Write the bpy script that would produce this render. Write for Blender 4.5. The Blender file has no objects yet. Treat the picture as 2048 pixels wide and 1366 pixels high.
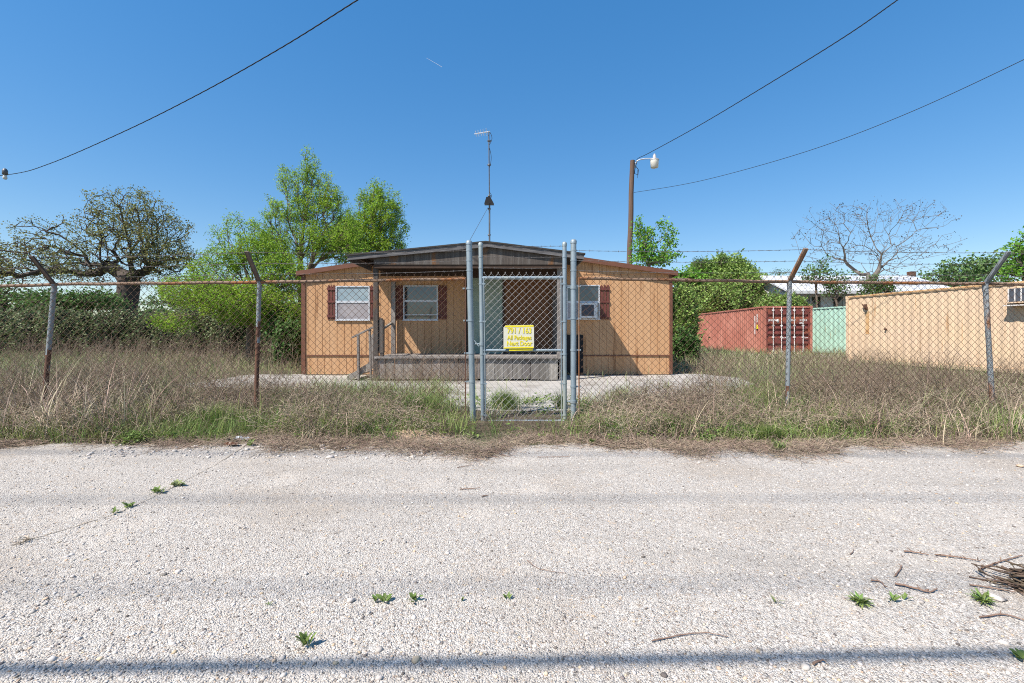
import bpy, math, random
import numpy as np
from mathutils import Vector, Matrix
rnd = random.Random(7)
R = np.random.default_rng(11)
SC = bpy.context.scene
C = SC.collection

# ------------------------------------------------------------ camera, sky, sun
F, HZ, CX, H = 900.0, 664.0, 1024.0, 1.2          # focal length and horizon in photo pixels, eye height
cam = bpy.data.objects.new('camera', bpy.data.cameras.new('camera'))
C.objects.link(cam); SC.camera = cam
cam.location = (0, 0, H); cam.rotation_euler = (math.radians(90), 0, 0)
cam.data.sensor_width = 36; cam.data.lens = 36 * F / 2048
cam.data.shift_y = -(683 - HZ) / 2048
cam.data.clip_end = 12000; cam.data.clip_start = 0.05
SUN = Vector((-1.5, -1.25, 2.45)).normalized()
w = bpy.data.worlds.new('World'); SC.world = w; w.use_nodes = True
nt = w.node_tree; nt.nodes.clear()
sky = nt.nodes.new('ShaderNodeTexSky'); sky.sky_type = 'NISHITA'; sky.sun_disc = False
sky.sun_elevation = math.asin(SUN.z); sky.sun_rotation = math.atan2(SUN.x, SUN.y)
sky.altitude = 0; sky.air_density = 1.0; sky.dust_density = 0.1; sky.ozone_density = 2.5
bg = nt.nodes.new('ShaderNodeBackground'); bg.inputs[1].default_value = 0.142
wo = nt.nodes.new('ShaderNodeOutputWorld')
hs = nt.nodes.new('ShaderNodeHueSaturation'); hs.inputs['Saturation'].default_value = 1.86; hs.inputs['Value'].default_value = 1.53; hs.inputs['Hue'].default_value = 0.506
gm = nt.nodes.new('ShaderNodeGamma'); gm.inputs[1].default_value = 0.56
nt.links.new(sky.outputs[0], gm.inputs[0]); nt.links.new(gm.outputs[0], hs.inputs['Color']); nt.links.new(hs.outputs[0], bg.inputs[0]); nt.links.new(bg.outputs[0], wo.inputs[0])
sl = bpy.data.lights.new('sun', 'SUN'); sl.energy = 5.0; sl.angle = math.radians(0.53); sl.color = (1, 0.94, 0.87)
so = bpy.data.objects.new('sun', sl); C.objects.link(so)
so.rotation_euler = (-SUN).to_track_quat('-Z', 'Y').to_euler(); so.location = SUN * 50
SC.view_settings.view_transform = 'Standard'; SC.view_settings.look = 'None'
SC.view_settings.exposure = 0.62; SC.view_settings.gamma = 1.0
SC.render.film_transparent = False
SC.cycles.use_denoising = False; SC.cycles.filter_width = 1.05; SC.cycles.use_adaptive_sampling = False
SC.cycles.max_bounces = 6; SC.cycles.diffuse_bounces = 3

def W(px, py, D):
    return Vector(((px - CX) / F * D, D, H - (py - HZ) / F * D))

# ------------------------------------------------------------ materials
def mat(name, c1, c2=None, scale=6.0, rough=0.85, bump=0.0, stretch=(1, 1, 1), island=0.0, c3=None, s3=1.5, t3=0.55,
        metal=0.0, translucent=0.0, bscale=None, soft3=0.12, spec=0.3, detail=6.0, c4=None, s4=3.0, t4=0.6, st4=None):
    m = bpy.data.materials.new(name); m.use_nodes = True
    n = m.node_tree.nodes; L = m.node_tree.links
    b = n['Principled BSDF']; b.inputs['Roughness'].default_value = rough; b.inputs['Metallic'].default_value = metal
    b.inputs['Specular IOR Level'].default_value = spec
    tc = n.new('ShaderNodeTexCoord'); mp = n.new('ShaderNodeMapping'); mp.inputs['Scale'].default_value = stretch
    L.new(tc.outputs['Object'], mp.inputs[0])
    def noise(s, d=detail, src=None):
        x = n.new('ShaderNodeTexNoise'); x.inputs['Scale'].default_value = s; x.inputs['Detail'].default_value = d
        x.inputs['Roughness'].default_value = 0.62
        L.new((src or mp).outputs[0], x.inputs['Vector']); return x
    def mix(fac, a, bb, mode='MIX'):
        x = n.new('ShaderNodeMix'); x.data_type = 'RGBA'; x.blend_type = mode
        for sock, v in ((x.inputs[0], fac), (x.inputs[6], a), (x.inputs[7], bb)):
            if isinstance(v, (int, float)): sock.default_value = v
            elif isinstance(v, tuple): sock.default_value = (*v, 1)
            else: L.new(v, sock)
        return x.outputs[2]
    def ramp(src, lo, hi):
        x = n.new('ShaderNodeMapRange'); x.inputs[1].default_value = lo; x.inputs[2].default_value = hi
        L.new(src, x.inputs[0]); return x.outputs[0]
    if c2 is None: c2 = tuple(v * 0.8 for v in c1)
    col = mix(ramp(noise(scale).outputs[0], 0.32, 0.68), c1, c2)
    if c3 is not None:
        col = mix(ramp(noise(s3).outputs[0], t3 - soft3, t3 + soft3), col, c3)
    if c4 is not None:
        src = mp
        if st4:
            src = n.new('ShaderNodeMapping'); src.inputs['Scale'].default_value = st4; L.new(tc.outputs['Object'], src.inputs[0])
        col = mix(ramp(noise(s4, src=src).outputs[0], t4 - .06, t4 + .06), col, c4)
    if island > 0:
        g = n.new('ShaderNodeNewGeometry')
        hs = n.new('ShaderNodeHueSaturation')
        L.new(col, hs.inputs['Color'])
        L.new(ramp(g.outputs['Random Per Island'], 0, 1), hs.inputs['Value'])
        mr = [x for x in n if x.bl_idname == 'ShaderNodeMapRange'][-1]
        mr.inputs[3].default_value = 1 - island; mr.inputs[4].default_value = 1 + island
        mu = n.new('ShaderNodeMath'); mu.operation = 'MULTIPLY'; mu.inputs[1].default_value = 7.31
        fr = n.new('ShaderNodeMath'); fr.operation = 'FRACT'
        L.new(g.outputs['Random Per Island'], mu.inputs[0]); L.new(mu.outputs[0], fr.inputs[0])
        m2 = n.new('ShaderNodeMapRange'); m2.inputs[3].default_value = 0.5 - island * 0.05; m2.inputs[4].default_value = 0.5 + island * 0.05
        L.new(fr.outputs[0], m2.inputs[0]); L.new(m2.outputs[0], hs.inputs['Hue'])
        col = hs.outputs[0]
    L.new(col, b.inputs['Base Color'])
    if bump > 0:
        bp = n.new('ShaderNodeBump'); bp.inputs['Strength'].default_value = bump; bp.inputs['Distance'].default_value = 0.02
        L.new(noise(bscale or scale * 4).outputs[0], bp.inputs['Height']); L.new(bp.outputs[0], b.inputs['Normal'])
    if translucent > 0:
        t = n.new('ShaderNodeBsdfTranslucent'); L.new(col, t.inputs[0])
        ms = n.new('ShaderNodeMixShader'); ms.inputs[0].default_value = translucent
        L.new(b.outputs[0], ms.inputs[1]); L.new(t.outputs[0], ms.inputs[2])
        L.new(ms.outputs[0], n['Material Output'].inputs[0])
    return m

def gravel_mat():
    m = bpy.data.materials.new('chip_seal'); m.use_nodes = True
    n = m.node_tree.nodes; L = m.node_tree.links; b = n['Principled BSDF']
    b.inputs['Roughness'].default_value = 1.0; b.inputs['Specular IOR Level'].default_value = 0.0
    tc = n.new('ShaderNodeTexCoord')
    def math_(op, a, bb=None):
        x = n.new('ShaderNodeMath'); x.operation = op
        for i, v in enumerate((a, bb)):
            if v is None: continue
            if isinstance(v, (int, float)): x.inputs[i].default_value = v
            else: L.new(v, x.inputs[i])
        return x.outputs[0]
    def mr(src, a, bb, c, d):
        x = n.new('ShaderNodeMapRange'); L.new(src, x.inputs[0])
        for i, v in zip((1, 2, 3, 4), (a, bb, c, d)): x.inputs[i].default_value = v
        return x.outputs[0]
    def noise(s, d=5):
        x = n.new('ShaderNodeTexNoise'); x.inputs['Scale'].default_value = s; x.inputs['Detail'].default_value = d
        L.new(tc.outputs['Object'], x.inputs['Vector']); return x.outputs[0]
    def mix(f, a, bb, mode='MIX'):
        x = n.new('ShaderNodeMix'); x.data_type = 'RGBA'; x.blend_type = mode
        for sock, v in ((x.inputs[0], f), (x.inputs[6], a), (x.inputs[7], bb)):
            if isinstance(v, (int, float)): sock.default_value = v
            elif isinstance(v, tuple): sock.default_value = (*v, 1)
            else: L.new(v, sock)
        return x.outputs[2]
    vs = []
    for s in (150.0, 70.0):
        v = n.new('ShaderNodeTexVoronoi'); v.inputs['Scale'].default_value = s
        L.new(tc.outputs['Object'], v.inputs['Vector']); vs.append(v)
    sep = n.new('ShaderNodeSeparateColor'); L.new(vs[0].outputs['Color'], sep.inputs[0])
    sep2 = n.new('ShaderNodeSeparateColor'); L.new(vs[1].outputs['Color'], sep2.inputs[0])
    stone = mix(mr(sep.outputs[0], 0, 1, 0, 1), (0.46, 0.41, 0.345), (0.73, 0.675, 0.595))
    stone = mix(mr(sep.outputs[1], .90, .96, 0, .7), stone, (0.50, 0.33, 0.20))
    stone = mix(mr(sep.outputs[2], .84, .96, 0, .75), stone, (0.20, 0.19, 0.185))
    gap = mr(vs[0].outputs['Distance'], .55, .85, 0, .8)
    col = mix(gap, stone, (0.22, 0.19, 0.165))
    big = mr(sep2.outputs[0], .90, .97, 0, .6)
    col = mix(big, col, (0.60, 0.57, 0.53))
    # worn, greyer patches stretched along the road, and pale dusty ones
    mp = n.new('ShaderNodeMapping'); mp.inputs['Scale'].default_value = (0.22, 1.1, 1); L.new(tc.outputs['Object'], mp.inputs[0])
    nz = n.new('ShaderNodeTexNoise'); nz.inputs['Scale'].default_value = 1.1; nz.inputs['Detail'].default_value = 7
    L.new(mp.outputs[0], nz.inputs['Vector'])
    col = mix(mr(nz.outputs[0], .50, .66, 0, .62), col, (0.36, 0.325, 0.28))
    vw = n.new('ShaderNodeTexVoronoi'); vw.feature = 'DISTANCE_TO_EDGE'; vw.inputs['Scale'].default_value = .55
    mw = n.new('ShaderNodeVectorMath'); mw.operation = 'ADD'; nw = n.new('ShaderNodeTexNoise'); nw.inputs['Scale'].default_value = 2.5; nw.inputs['Detail'].default_value = 6
    L.new(tc.outputs['Object'], nw.inputs['Vector']); L.new(tc.outputs['Object'], mw.inputs[0]); L.new(nw.outputs['Color'], mw.inputs[1]); L.new(mw.outputs[0], vw.inputs['Vector'])
    crk = math_('MULTIPLY', mr(vw.outputs['Distance'], .0, .006, .6, 0), mr(noise(.9, 3), .50, .60, 0, 1))
    col = mix(crk, col, (0.14, 0.12, 0.10))
    col = mix(mr(noise(2.3, 6), .54, .72, 0, .5), col, (0.70, 0.62, 0.52))
    col = mix(mr(noise(.8, 8), .52, .64, 0, .42), col, (0.42, 0.345, 0.265))
    vd = n.new('ShaderNodeTexVoronoi'); vd.inputs['Scale'].default_value = 26; L.new(tc.outputs['Object'], vd.inputs['Vector'])
    sd_ = n.new('ShaderNodeSeparateColor'); L.new(vd.outputs['Color'], sd_.inputs[0])
    col = mix(math_('MULTIPLY', mr(vd.outputs['Distance'], .10, .22, .8, 0), mr(sd_.outputs[0], .55, .60, 0, 1)), col, (0.085, 0.07, 0.06))
    col = mix(mr(noise(14, 6), .60, .70, 0, .30), col, (0.60, 0.43, 0.27))
    col = mix(mr(noise(30, 3), .3, .7, 0.0, .35), col, (0.30, 0.28, 0.26))
    L.new(col, b.inputs['Base Color'])
    h = math_('MULTIPLY', math_('SUBTRACT', 1.0, vs[0].outputs['Distance']), mr(sep.outputs[1], 0, 1, .4, 1.3))
    h = math_('ADD', h, math_('MULTIPLY', noise(30, 5), 1.2))
    bp = n.new('ShaderNodeBump'); bp.inputs['Strength'].default_value = 1.0; bp.inputs['Distance'].default_value = 0.007
    L.new(h, bp.inputs['Height']); L.new(bp.outputs[0], b.inputs['Normal'])
    return m

M = {}
M['road'] = gravel_mat()
M['ground'] = mat('ground', (0.085, 0.064, 0.045), (0.13, 0.105, 0.07), 3, .95, .6, c3=(0.085, 0.10, 0.04), s3=.35, t3=.56, bscale=30)
M['concrete'] = mat('concrete', (0.46, 0.43, 0.385), (0.34, 0.315, 0.28), 2.2, .9, .4, c3=(0.23, 0.20, 0.165), s3=1.4, t3=.62, bscale=40)
M['siding'] = mat('siding', (0.51, 0.272, 0.124), (0.40, 0.198, 0.084), 5, .75, .25, stretch=(7, 7, .5), c3=(0.54, 0.335, 0.185), s3=.5, t3=.5, soft3=.3, bscale=20,
                  c4=(0.24, 0.11, 0.045), s4=1.3, t4=.63, st4=(5, 5, .55))
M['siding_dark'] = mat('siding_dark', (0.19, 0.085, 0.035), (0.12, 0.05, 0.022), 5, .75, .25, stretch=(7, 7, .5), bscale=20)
M['brown_trim'] = mat('brown_trim', (0.17, 0.072, 0.042), (0.13, 0.055, 0.033), 5, .55, .05)
M['shutter'] = mat('shutter', (0.16, 0.045, 0.035), (0.105, 0.032, 0.026), 9, .6, .2, stretch=(1, 1, .3))
M['shutter_dark'] = M['shutter']
M['old_wood'] = mat('old_wood', (0.26, 0.235, 0.21), (0.12, 0.105, 0.09), 7, .9, .5, stretch=(5, 5, .35), island=.38, c3=(0.33, 0.305, 0.28), s3=1.2, t3=.6, bscale=18)
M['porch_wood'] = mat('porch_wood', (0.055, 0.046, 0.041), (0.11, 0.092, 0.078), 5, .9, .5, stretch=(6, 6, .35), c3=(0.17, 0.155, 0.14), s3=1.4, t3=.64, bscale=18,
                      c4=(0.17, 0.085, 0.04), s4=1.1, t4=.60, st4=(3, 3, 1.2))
M['fascia'] = mat('fascia', (0.17, 0.165, 0.165), (0.075, 0.070, 0.070), 6, .9, .4, stretch=(.6, 5, 5), bscale=16)
M['tar'] = mat('tar', (0.035, 0.032, 0.03), (0.06, 0.055, 0.05), 6, .9, .4)
M['dark_beam'] = mat('dark_beam', (0.045, 0.028, 0.02), (0.07, 0.042, 0.028), 6, .85, .3)
M['door_green'] = mat('door_green', (0.25, 0.32, 0.26), (0.21, 0.27, 0.225), 3, .6, .05, c3=(0.40, 0.42, 0.30), s3=2, t3=.62)
M['alu'] = mat('alu', (0.62, 0.63, 0.65), (0.50, 0.51, 0.53), 12, .45, .05, metal=.3)
M['white'] = mat('white', (0.74, 0.74, 0.73), (0.60, 0.60, 0.58), 6, .5)
M['curtain'] = mat('curtain', (0.50, 0.47, 0.46), (0.40, 0.37, 0.37), 4, .9, .2)
M['dark'] = mat('dark', (0.012, 0.012, 0.014), None, 5, .7)
M['grille'] = mat('grille', (0.09, 0.10, 0.12), (0.06, 0.065, 0.08), 60, .6)
M['panel_grey'] = mat('panel_grey', (0.42, 0.40, 0.42), (0.36, 0.35, 0.37), 30, .7, stretch=(1, 1, .01))
M['galv'] = mat('galv', (0.29, 0.35, 0.385), (0.20, 0.25, 0.28), 14, .5, .05, stretch=(1, 1, .35), metal=.35, c3=(0.40, 0.42, 0.36), s3=3, t3=.62)
M['galv_wire'] = mat('galv_wire', (0.46, 0.45, 0.44), (0.36, 0.34, 0.33), 10, .55, metal=.3)
M['galv_rust'] = mat('galv_rust', (0.30, 0.32, 0.33), (0.22, 0.22, 0.22), 12, .6, .15, stretch=(1, 1, .3), metal=.2, c3=(0.20, 0.082, 0.035), s3=3.2, t3=.52, soft3=.05)
M['post_grey'] = mat('post_grey', (0.27, 0.30, 0.315), (0.20, 0.215, 0.22), 12, .6, .15, stretch=(1, 1, .3), metal=.2, c3=(0.26, 0.13, 0.07), s3=4.2, t3=.64, soft3=.05)
M['old_arm'] = mat('old_arm', (0.11, 0.075, 0.055), (0.16, 0.13, 0.11), 8, .8, .2)
M['rail_rust'] = mat('rail_rust', (0.26, 0.185, 0.135), (0.19, 0.115, 0.07), 8, .8, .2, stretch=(.5, 1, 1), c3=(0.26, 0.10, 0.035), s3=3.0, t3=.56, soft3=.05)
M['rust'] = mat('rust', (0.15, 0.070, 0.042), (0.10, 0.055, 0.040), 9, .85, .2, stretch=(1, 1, .3))
M['rust_wire'] = mat('rust_wire', (0.085, 0.05, 0.035), (0.13, 0.075, 0.048), 5, .8)
M['barb'] = mat('barb', (0.22, 0.205, 0.195), (0.15, 0.13, 0.12), 8, .6, metal=.2)
M['sign_grey'] = mat('sign_grey', (0.62, 0.60, 0.47), (0.56, 0.54, 0.44), 20, .5)
M['sign_yellow'] = mat('sign_yellow', (0.78, 0.66, 0.015), (0.66, 0.55, 0.02), 30, .5)
M['pole_wood'] = mat('pole_wood', (0.15, 0.095, 0.068), (0.095, 0.058, 0.042), 6, .9, .4, stretch=(6, 6, .25), bscale=20)
M['lamp_white'] = mat('lamp_white', (0.66, 0.65, 0.60), (0.55, 0.54, 0.50), 12, .35)
M['cable'] = mat('cable', (0.02, 0.02, 0.022), None, 5, .6)
M['mast'] = mat('mast', (0.16, 0.165, 0.17), (0.09, 0.09, 0.095), 6, .5, metal=.5)
M['c_red'] = mat('c_red', (0.42, 0.155, 0.108), (0.35, 0.125, 0.085), 1.2, .7, .05, c3=(0.50, 0.21, 0.15), s3=.8, t3=.58, c4=(0.30, 0.10, 0.04), s4=2.0, t4=.72, st4=(2, 2, .6))
M['c_orange'] = mat('c_orange', (0.50, 0.19, 0.09), (0.42, 0.14, 0.07), 1.2, .7, .05)
M['c_door'] = mat('c_door', (0.19, 0.050, 0.042), (0.145, 0.038, 0.032), 3, .6, .05, c3=(0.40, 0.13, 0.055), s3=1.4, t3=.62, c4=(0.12, 0.045, 0.035), s4=3, t4=.64)
M['c_tan'] = mat('c_tan', (0.66, 0.49, 0.345), (0.60, 0.43, 0.29), 1.2, .7, .05, c3=(0.67, 0.50, 0.32), s3=.7, t3=.55, soft3=.2, c4=(0.46, 0.24, 0.10), s4=1.6, t4=.655, st4=(3, 3, .25))
M['c_tan_rust'] = mat('c_tan_rust', (0.52, 0.28, 0.11), (0.42, 0.20, 0.075), 4, .8, .1, c3=(0.62, 0.42, 0.22), s3=2, t3=.5)
M['c_mint'] = mat('c_mint', (0.38, 0.56, 0.45), (0.32, 0.49, 0.39), 1.2, .7, .05, c4=(0.30, 0.22, 0.11), s4=3, t4=.70, st4=(3, 3, .4))
M['c_white'] = mat('c_white', (0.72, 0.70, 0.67), (0.55, 0.50, 0.46), 12, .6, c3=(0.40, 0.2, 0.12), s3=4, t3=.68)
M['bark_dark'] = mat('bark_dark', (0.060, 0.046, 0.038), (0.10, 0.08, 0.066), 8, .95, .6, stretch=(1, 1, .3))
M['bark_grey'] = mat('bark_grey', (0.21, 0.18, 0.155), (0.11, 0.095, 0.08), 5, .95, .4, stretch=(1, 1, .4))
M['bark_brown'] = mat('bark_brown', (0.14, 0.10, 0.075), (0.20, 0.155, 0.12), 8, .95, .4, stretch=(1, 1, .3))
M['oak_leaf'] = mat('oak_leaf', (0.27, 0.25, 0.08), (0.19, 0.215, 0.07), .5, .7, translucent=.35, island=.4)
M['willow_leaf'] = mat('willow_leaf', (0.33, 0.47, 0.05), (0.20, 0.36, 0.04), .6, .6, translucent=.55, island=.35)
M['fresh_leaf'] = mat('fresh_leaf', (0.22, 0.42, 0.045), (0.13, 0.30, 0.04), .8, .55, translucent=.4, island=.35)
M['vine_leaf'] = mat('vine_leaf', (0.31, 0.43, 0.11), (0.19, 0.29, 0.07), .9, .55, translucent=.3, island=.4)
M['hedge_leaf'] = mat('hedge_leaf', (0.19, 0.225, 0.10), (0.105, 0.135, 0.055), .9, .6, translucent=.25, island=.45)
M['dark_leaf'] = mat('dark_leaf', (0.07, 0.15, 0.035), (0.12, 0.21, 0.05), .6, .6, translucent=.3, island=.4)
M['far_leaf'] = mat('far_leaf', (0.16, 0.26, 0.085), (0.11, 0.19, 0.06), .5, .65, translucent=.3, island=.35)
M['core'] = mat('core', (0.022, 0.026, 0.013), (0.035, 0.033, 0.02), 3, .95, .5)
M['dry'] = mat('dry', (0.46, 0.37, 0.265), (0.21, 0.15, 0.105), 1.4, .85, translucent=.05, island=.7)
M['dry_grey'] = mat('dry_grey', (0.44, 0.37, 0.26), (0.22, 0.175, 0.12), 1.2, .85, translucent=.05, island=.65)
M['dark_twig'] = mat('dark_twig', (0.10, 0.068, 0.045), (0.16, 0.115, 0.08), 1.2, .85, island=.4)
M['twig'] = mat('twig', (0.22, 0.155, 0.11), (0.33, 0.25, 0.18), 1.2, .85, island=.4)
M['grass'] = mat('grass', (0.14, 0.24, 0.05), (0.27, 0.31, 0.10), 1.6, .6, translucent=.3, island=.55)
M['field_grass'] = mat('field_grass', (0.19, 0.26, 0.085), (0.34, 0.34, 0.17), .5, .75, translucent=.3, island=.4)
M['weed'] = mat('weed', (0.16, 0.25, 0.06), (0.24, 0.31, 0.09), 3, .55, translucent=.35, island=.3)
M['thatch'] = mat('thatch', (0.27, 0.195, 0.14), (0.42, 0.33, 0.24), 2, .9, island=.6)
M['pebble'] = mat('pebble', (0.56, 0.51, 0.46), (0.42, 0.37, 0.32), 40, .85, island=.3)
M['pebble_tan'] = mat('pebble_tan', (0.52, 0.37, 0.24), (0.60, 0.47, 0.33), 30, .85, island=.25)
M['sand'] = mat('sand', (0.50, 0.36, 0.24), (0.42, 0.29, 0.19), 6, .95, .4)
M['house_white'] = mat('house_white', (0.72, 0.74, 0.76), (0.64, 0.66, 0.68), 2, .7)
M['roof_metal'] = mat('roof_metal', (0.60, 0.61, 0.62), (0.50, 0.51, 0.52), 1, .5)
M['stick'] = mat('stick', (0.17, 0.11, 0.08), (0.28, 0.185, 0.13), 20, .9, .3, island=.2)
def glass_mat():
    m = bpy.data.materials.new('window_glass'); m.use_nodes = True
    b = m.node_tree.nodes['Principled BSDF']
    b.inputs['Base Color'].default_value = (0.03, 0.035, 0.04, 1); b.inputs['Roughness'].default_value = 0.06
    b.inputs['Specular IOR Level'].default_value = 0.9; b.inputs['Coat Weight'].default_value = 0.6; b.inputs['Coat Roughness'].default_value = .04
    return m
M['glass'] = glass_mat()

# ------------------------------------------------------------ object helpers
OFF = {}
def tag(o, label=None, cat=None, group=None, kind=None):
    if label: o['label'] = label
    if cat: o['category'] = cat
    if group: o['group'] = group
    if kind: o['kind'] = kind
    return o
def thing(name, label, cat, loc=(0, 0, 0), group=None, rz=0.0):
    o = bpy.data.objects.new(name, None); C.objects.link(o); o.location = loc; o.rotation_euler = (0, 0, rz)
    o.empty_display_size = .2
    tag(o, label, cat, group)
    OFF[o.name] = Vector(loc) if rz == 0 else Vector((0, 0, 0))   # a turned thing is built in its own frame
    return o
def link(me, name, m, parent):
    o = bpy.data.objects.new(name, me); C.objects.link(o)
    if m is not None:
        for mm in (m if isinstance(m, list) else [m]): me.materials.append(mm)
    if parent is not None:
        o.parent = parent; OFF[o.name] = OFF[parent.name]
    return o
def fast(name, V, Fc, m, parent=None, off=None, smooth=False):
    V = np.asarray(V, dtype=np.float32).reshape(-1, 3); Fc = np.asarray(Fc, dtype=np.int32)
    o_ = off if off is not None else (OFF[parent.name] if parent is not None else Vector((0, 0, 0)))
    V = V - np.array(o_, dtype=np.float32)
    me = bpy.data.meshes.new(name); k = Fc.shape[1]; nf = Fc.shape[0]
    me.vertices.add(len(V)); me.vertices.foreach_set('co', V.ravel())
    me.loops.add(nf * k); me.loops.foreach_set('vertex_index', Fc.ravel())
    me.polygons.add(nf); me.polygons.foreach_set('loop_start', np.arange(0, nf * k, k, dtype=np.int32))
    me.polygons.foreach_set('loop_total', np.full(nf, k, dtype=np.int32))
    if smooth: me.polygons.foreach_set('use_smooth', np.ones(nf, dtype=bool))
    me.update(calc_edges=True)
    o = link(me, name, m, parent)
    if parent is None and off is not None: o.location = off
    return o
class MB:
    def __init__(s): s.v = []; s.f = []; s.sm = []
    def add(s, vs, fs, smooth=False):
        b = len(s.v); s.v += [tuple(v) for v in vs]; s.f += [tuple(i + b for i in f) for f in fs]; s.sm += [smooth] * len(fs); return s
    def box(s, x0, x1, y0, y1, z0, z1, M4=None):
        vs = [Vector((x, y, z)) for z in (z0, z1) for y in (y0, y1) for x in (x0, x1)]
        if M4 is not None: vs = [M4 @ v for v in vs]
        return s.add(vs, [(0, 2, 3, 1), (4, 5, 7, 6), (0, 1, 5, 4), (2, 6, 7, 3), (0, 4, 6, 2), (1, 3, 7, 5)])
    def beam(s, a, b, wx, wz, roll=0.0):
        a = Vector(a); b = Vector(b); d = (b - a); L = d.length; q = d.to_track_quat('Y', 'Z').to_matrix().to_4x4()
        return s.box(-wx / 2, wx / 2, 0, L, -wz / 2, wz / 2, Matrix.Translation(a) @ q @ Matrix.Rotation(roll, 4, 'Y'))
    def prism(s, pts, vec):           # planar outline extruded along vec
        n = len(pts); pts = [Vector(p) for p in pts]; q = [p + Vector(vec) for p in pts]
        return s.add(pts + q, [tuple(range(n))[::-1], tuple(range(n, 2 * n))] + [(i, (i + 1) % n, n + (i + 1) % n, n + i) for i in range(n)])
    def tube(s, pts, r, n=8, cap=True):
        pts = [Vector(p) for p in pts]; rs = r if isinstance(r, (list, tuple)) else [r] * len(pts)
        vs = []; up = None
        for i, p in enumerate(pts):
            d = (pts[min(i + 1, len(pts) - 1)] - pts[max(i - 1, 0)]).normalized()
            if up is None:
                up = d.orthogonal().normalized()
            up = (up - d * up.dot(d)).normalized(); sd = d.cross(up)
            for k in range(n):
                a = 2 * math.pi * k / n; vs.append(p + (up * math.cos(a) + sd * math.sin(a)) * rs[i])
        fs = [(i * n + k, i * n + (k + 1) % n, (i + 1) * n + (k + 1) % n, (i + 1) * n + k) for i in range(len(pts) - 1) for k in range(n)]
        s.add(vs, fs, True)
        if cap: s.add(vs[:n], [tuple(range(n))[::-1]]); s.add(vs[-n:], [tuple(range(n))])
        return s
    def lathe(s, c, prof, n=16):
        c = Vector(c); vs = [c + Vector((r * math.cos(2 * math.pi * k / n), r * math.sin(2 * math.pi * k / n), z)) for r, z in prof for k in range(n)]
        s.add(vs, [(i * n + k, i * n + (k + 1) % n, (i + 1) * n + (k + 1) % n, (i + 1) * n + k) for i in range(len(prof) - 1) for k in range(n)], True)
        return s.add(vs[:n], [tuple(range(n))[::-1]]).add(vs[-n:], [tuple(range(n))])
    def build(s, name, m, parent=None, off=None):
        o_ = off if off is not None else (OFF[parent.name] if parent is not None else Vector((0, 0, 0)))
        o_ = Vector(o_)
        me = bpy.data.meshes.new(name); me.from_pydata([tuple(Vector(v) - o_) for v in s.v], [], s.f)
        me.polygons.foreach_set('use_smooth', s.sm); me.update()
        o = link(me, name, m, parent)
        if parent is None: o.location = o_
        return o

def prisms(A, B, RA, RB, n=3):
    """many short tapered tubes at once"""
    A = np.asarray(A, float); B = np.asarray(B, float); N = len(A)
    RA = np.broadcast_to(np.asarray(RA, float), (N,)); RB = np.broadcast_to(np.asarray(RB, float), (N,))
    d = B - A; L = np.linalg.norm(d, axis=1, keepdims=True); d = d / np.maximum(L, 1e-9)
    ref = np.where(np.abs(d[:, 2:3]) < .9, np.array([[0, 0, 1.]]), np.array([[1., 0, 0]]))
    u = np.cross(d, ref); u /= np.linalg.norm(u, axis=1, keepdims=True); v = np.cross(d, u)
    ang = 2 * np.pi * np.arange(n) / n; c = np.cos(ang)[None, :, None]; s_ = np.sin(ang)[None, :, None]
    ring = u[:, None] * c + v[:, None] * s_
    VA = A[:, None] + ring * RA[:, None, None]; VB = B[:, None] + ring * RB[:, None, None]
    V = np.concatenate([VA, VB], 1).reshape(-1, 3)
    k = np.arange(n); k2 = (k + 1) % n; f = np.stack([k, k2, n + k2, n + k], 1)
    Fc = (f[None] + (np.arange(N) * 2 * n)[:, None, None]).reshape(-1, 4)
    return V, Fc
def joinVF(parts):
    V = []; Fc = []; b = 0
    for v, f in parts: V.append(v); Fc.append(f + b); b += len(v)
    return np.concatenate(V), np.concatenate(Fc)
def walks(base, dirs, L, K, jit, grav=0.0):
    N = len(base); P = np.zeros((N, K + 1, 3)); P[:, 0] = base; d = dirs / np.linalg.norm(dirs, axis=1, keepdims=True)
    for k in range(K):
        d = d + R.normal(0, jit, (N, 3)); d[:, 2] -= grav
        d /= np.linalg.norm(d, axis=1, keepdims=True)
        P[:, k + 1] = P[:, k] + d * (L / K)[:, None]
    return P
def walk_prisms(P, r0, r1, n=3):
    N, K1, _ = P.shape; t = np.linspace(0, 1, K1)
    r = r0[:, None] * (1 - t) + r1[:, None] * t
    return prisms(P[:, :-1].reshape(-1, 3), P[:, 1:].reshape(-1, 3), r[:, :-1].ravel(), r[:, 1:].ravel(), n)
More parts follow.
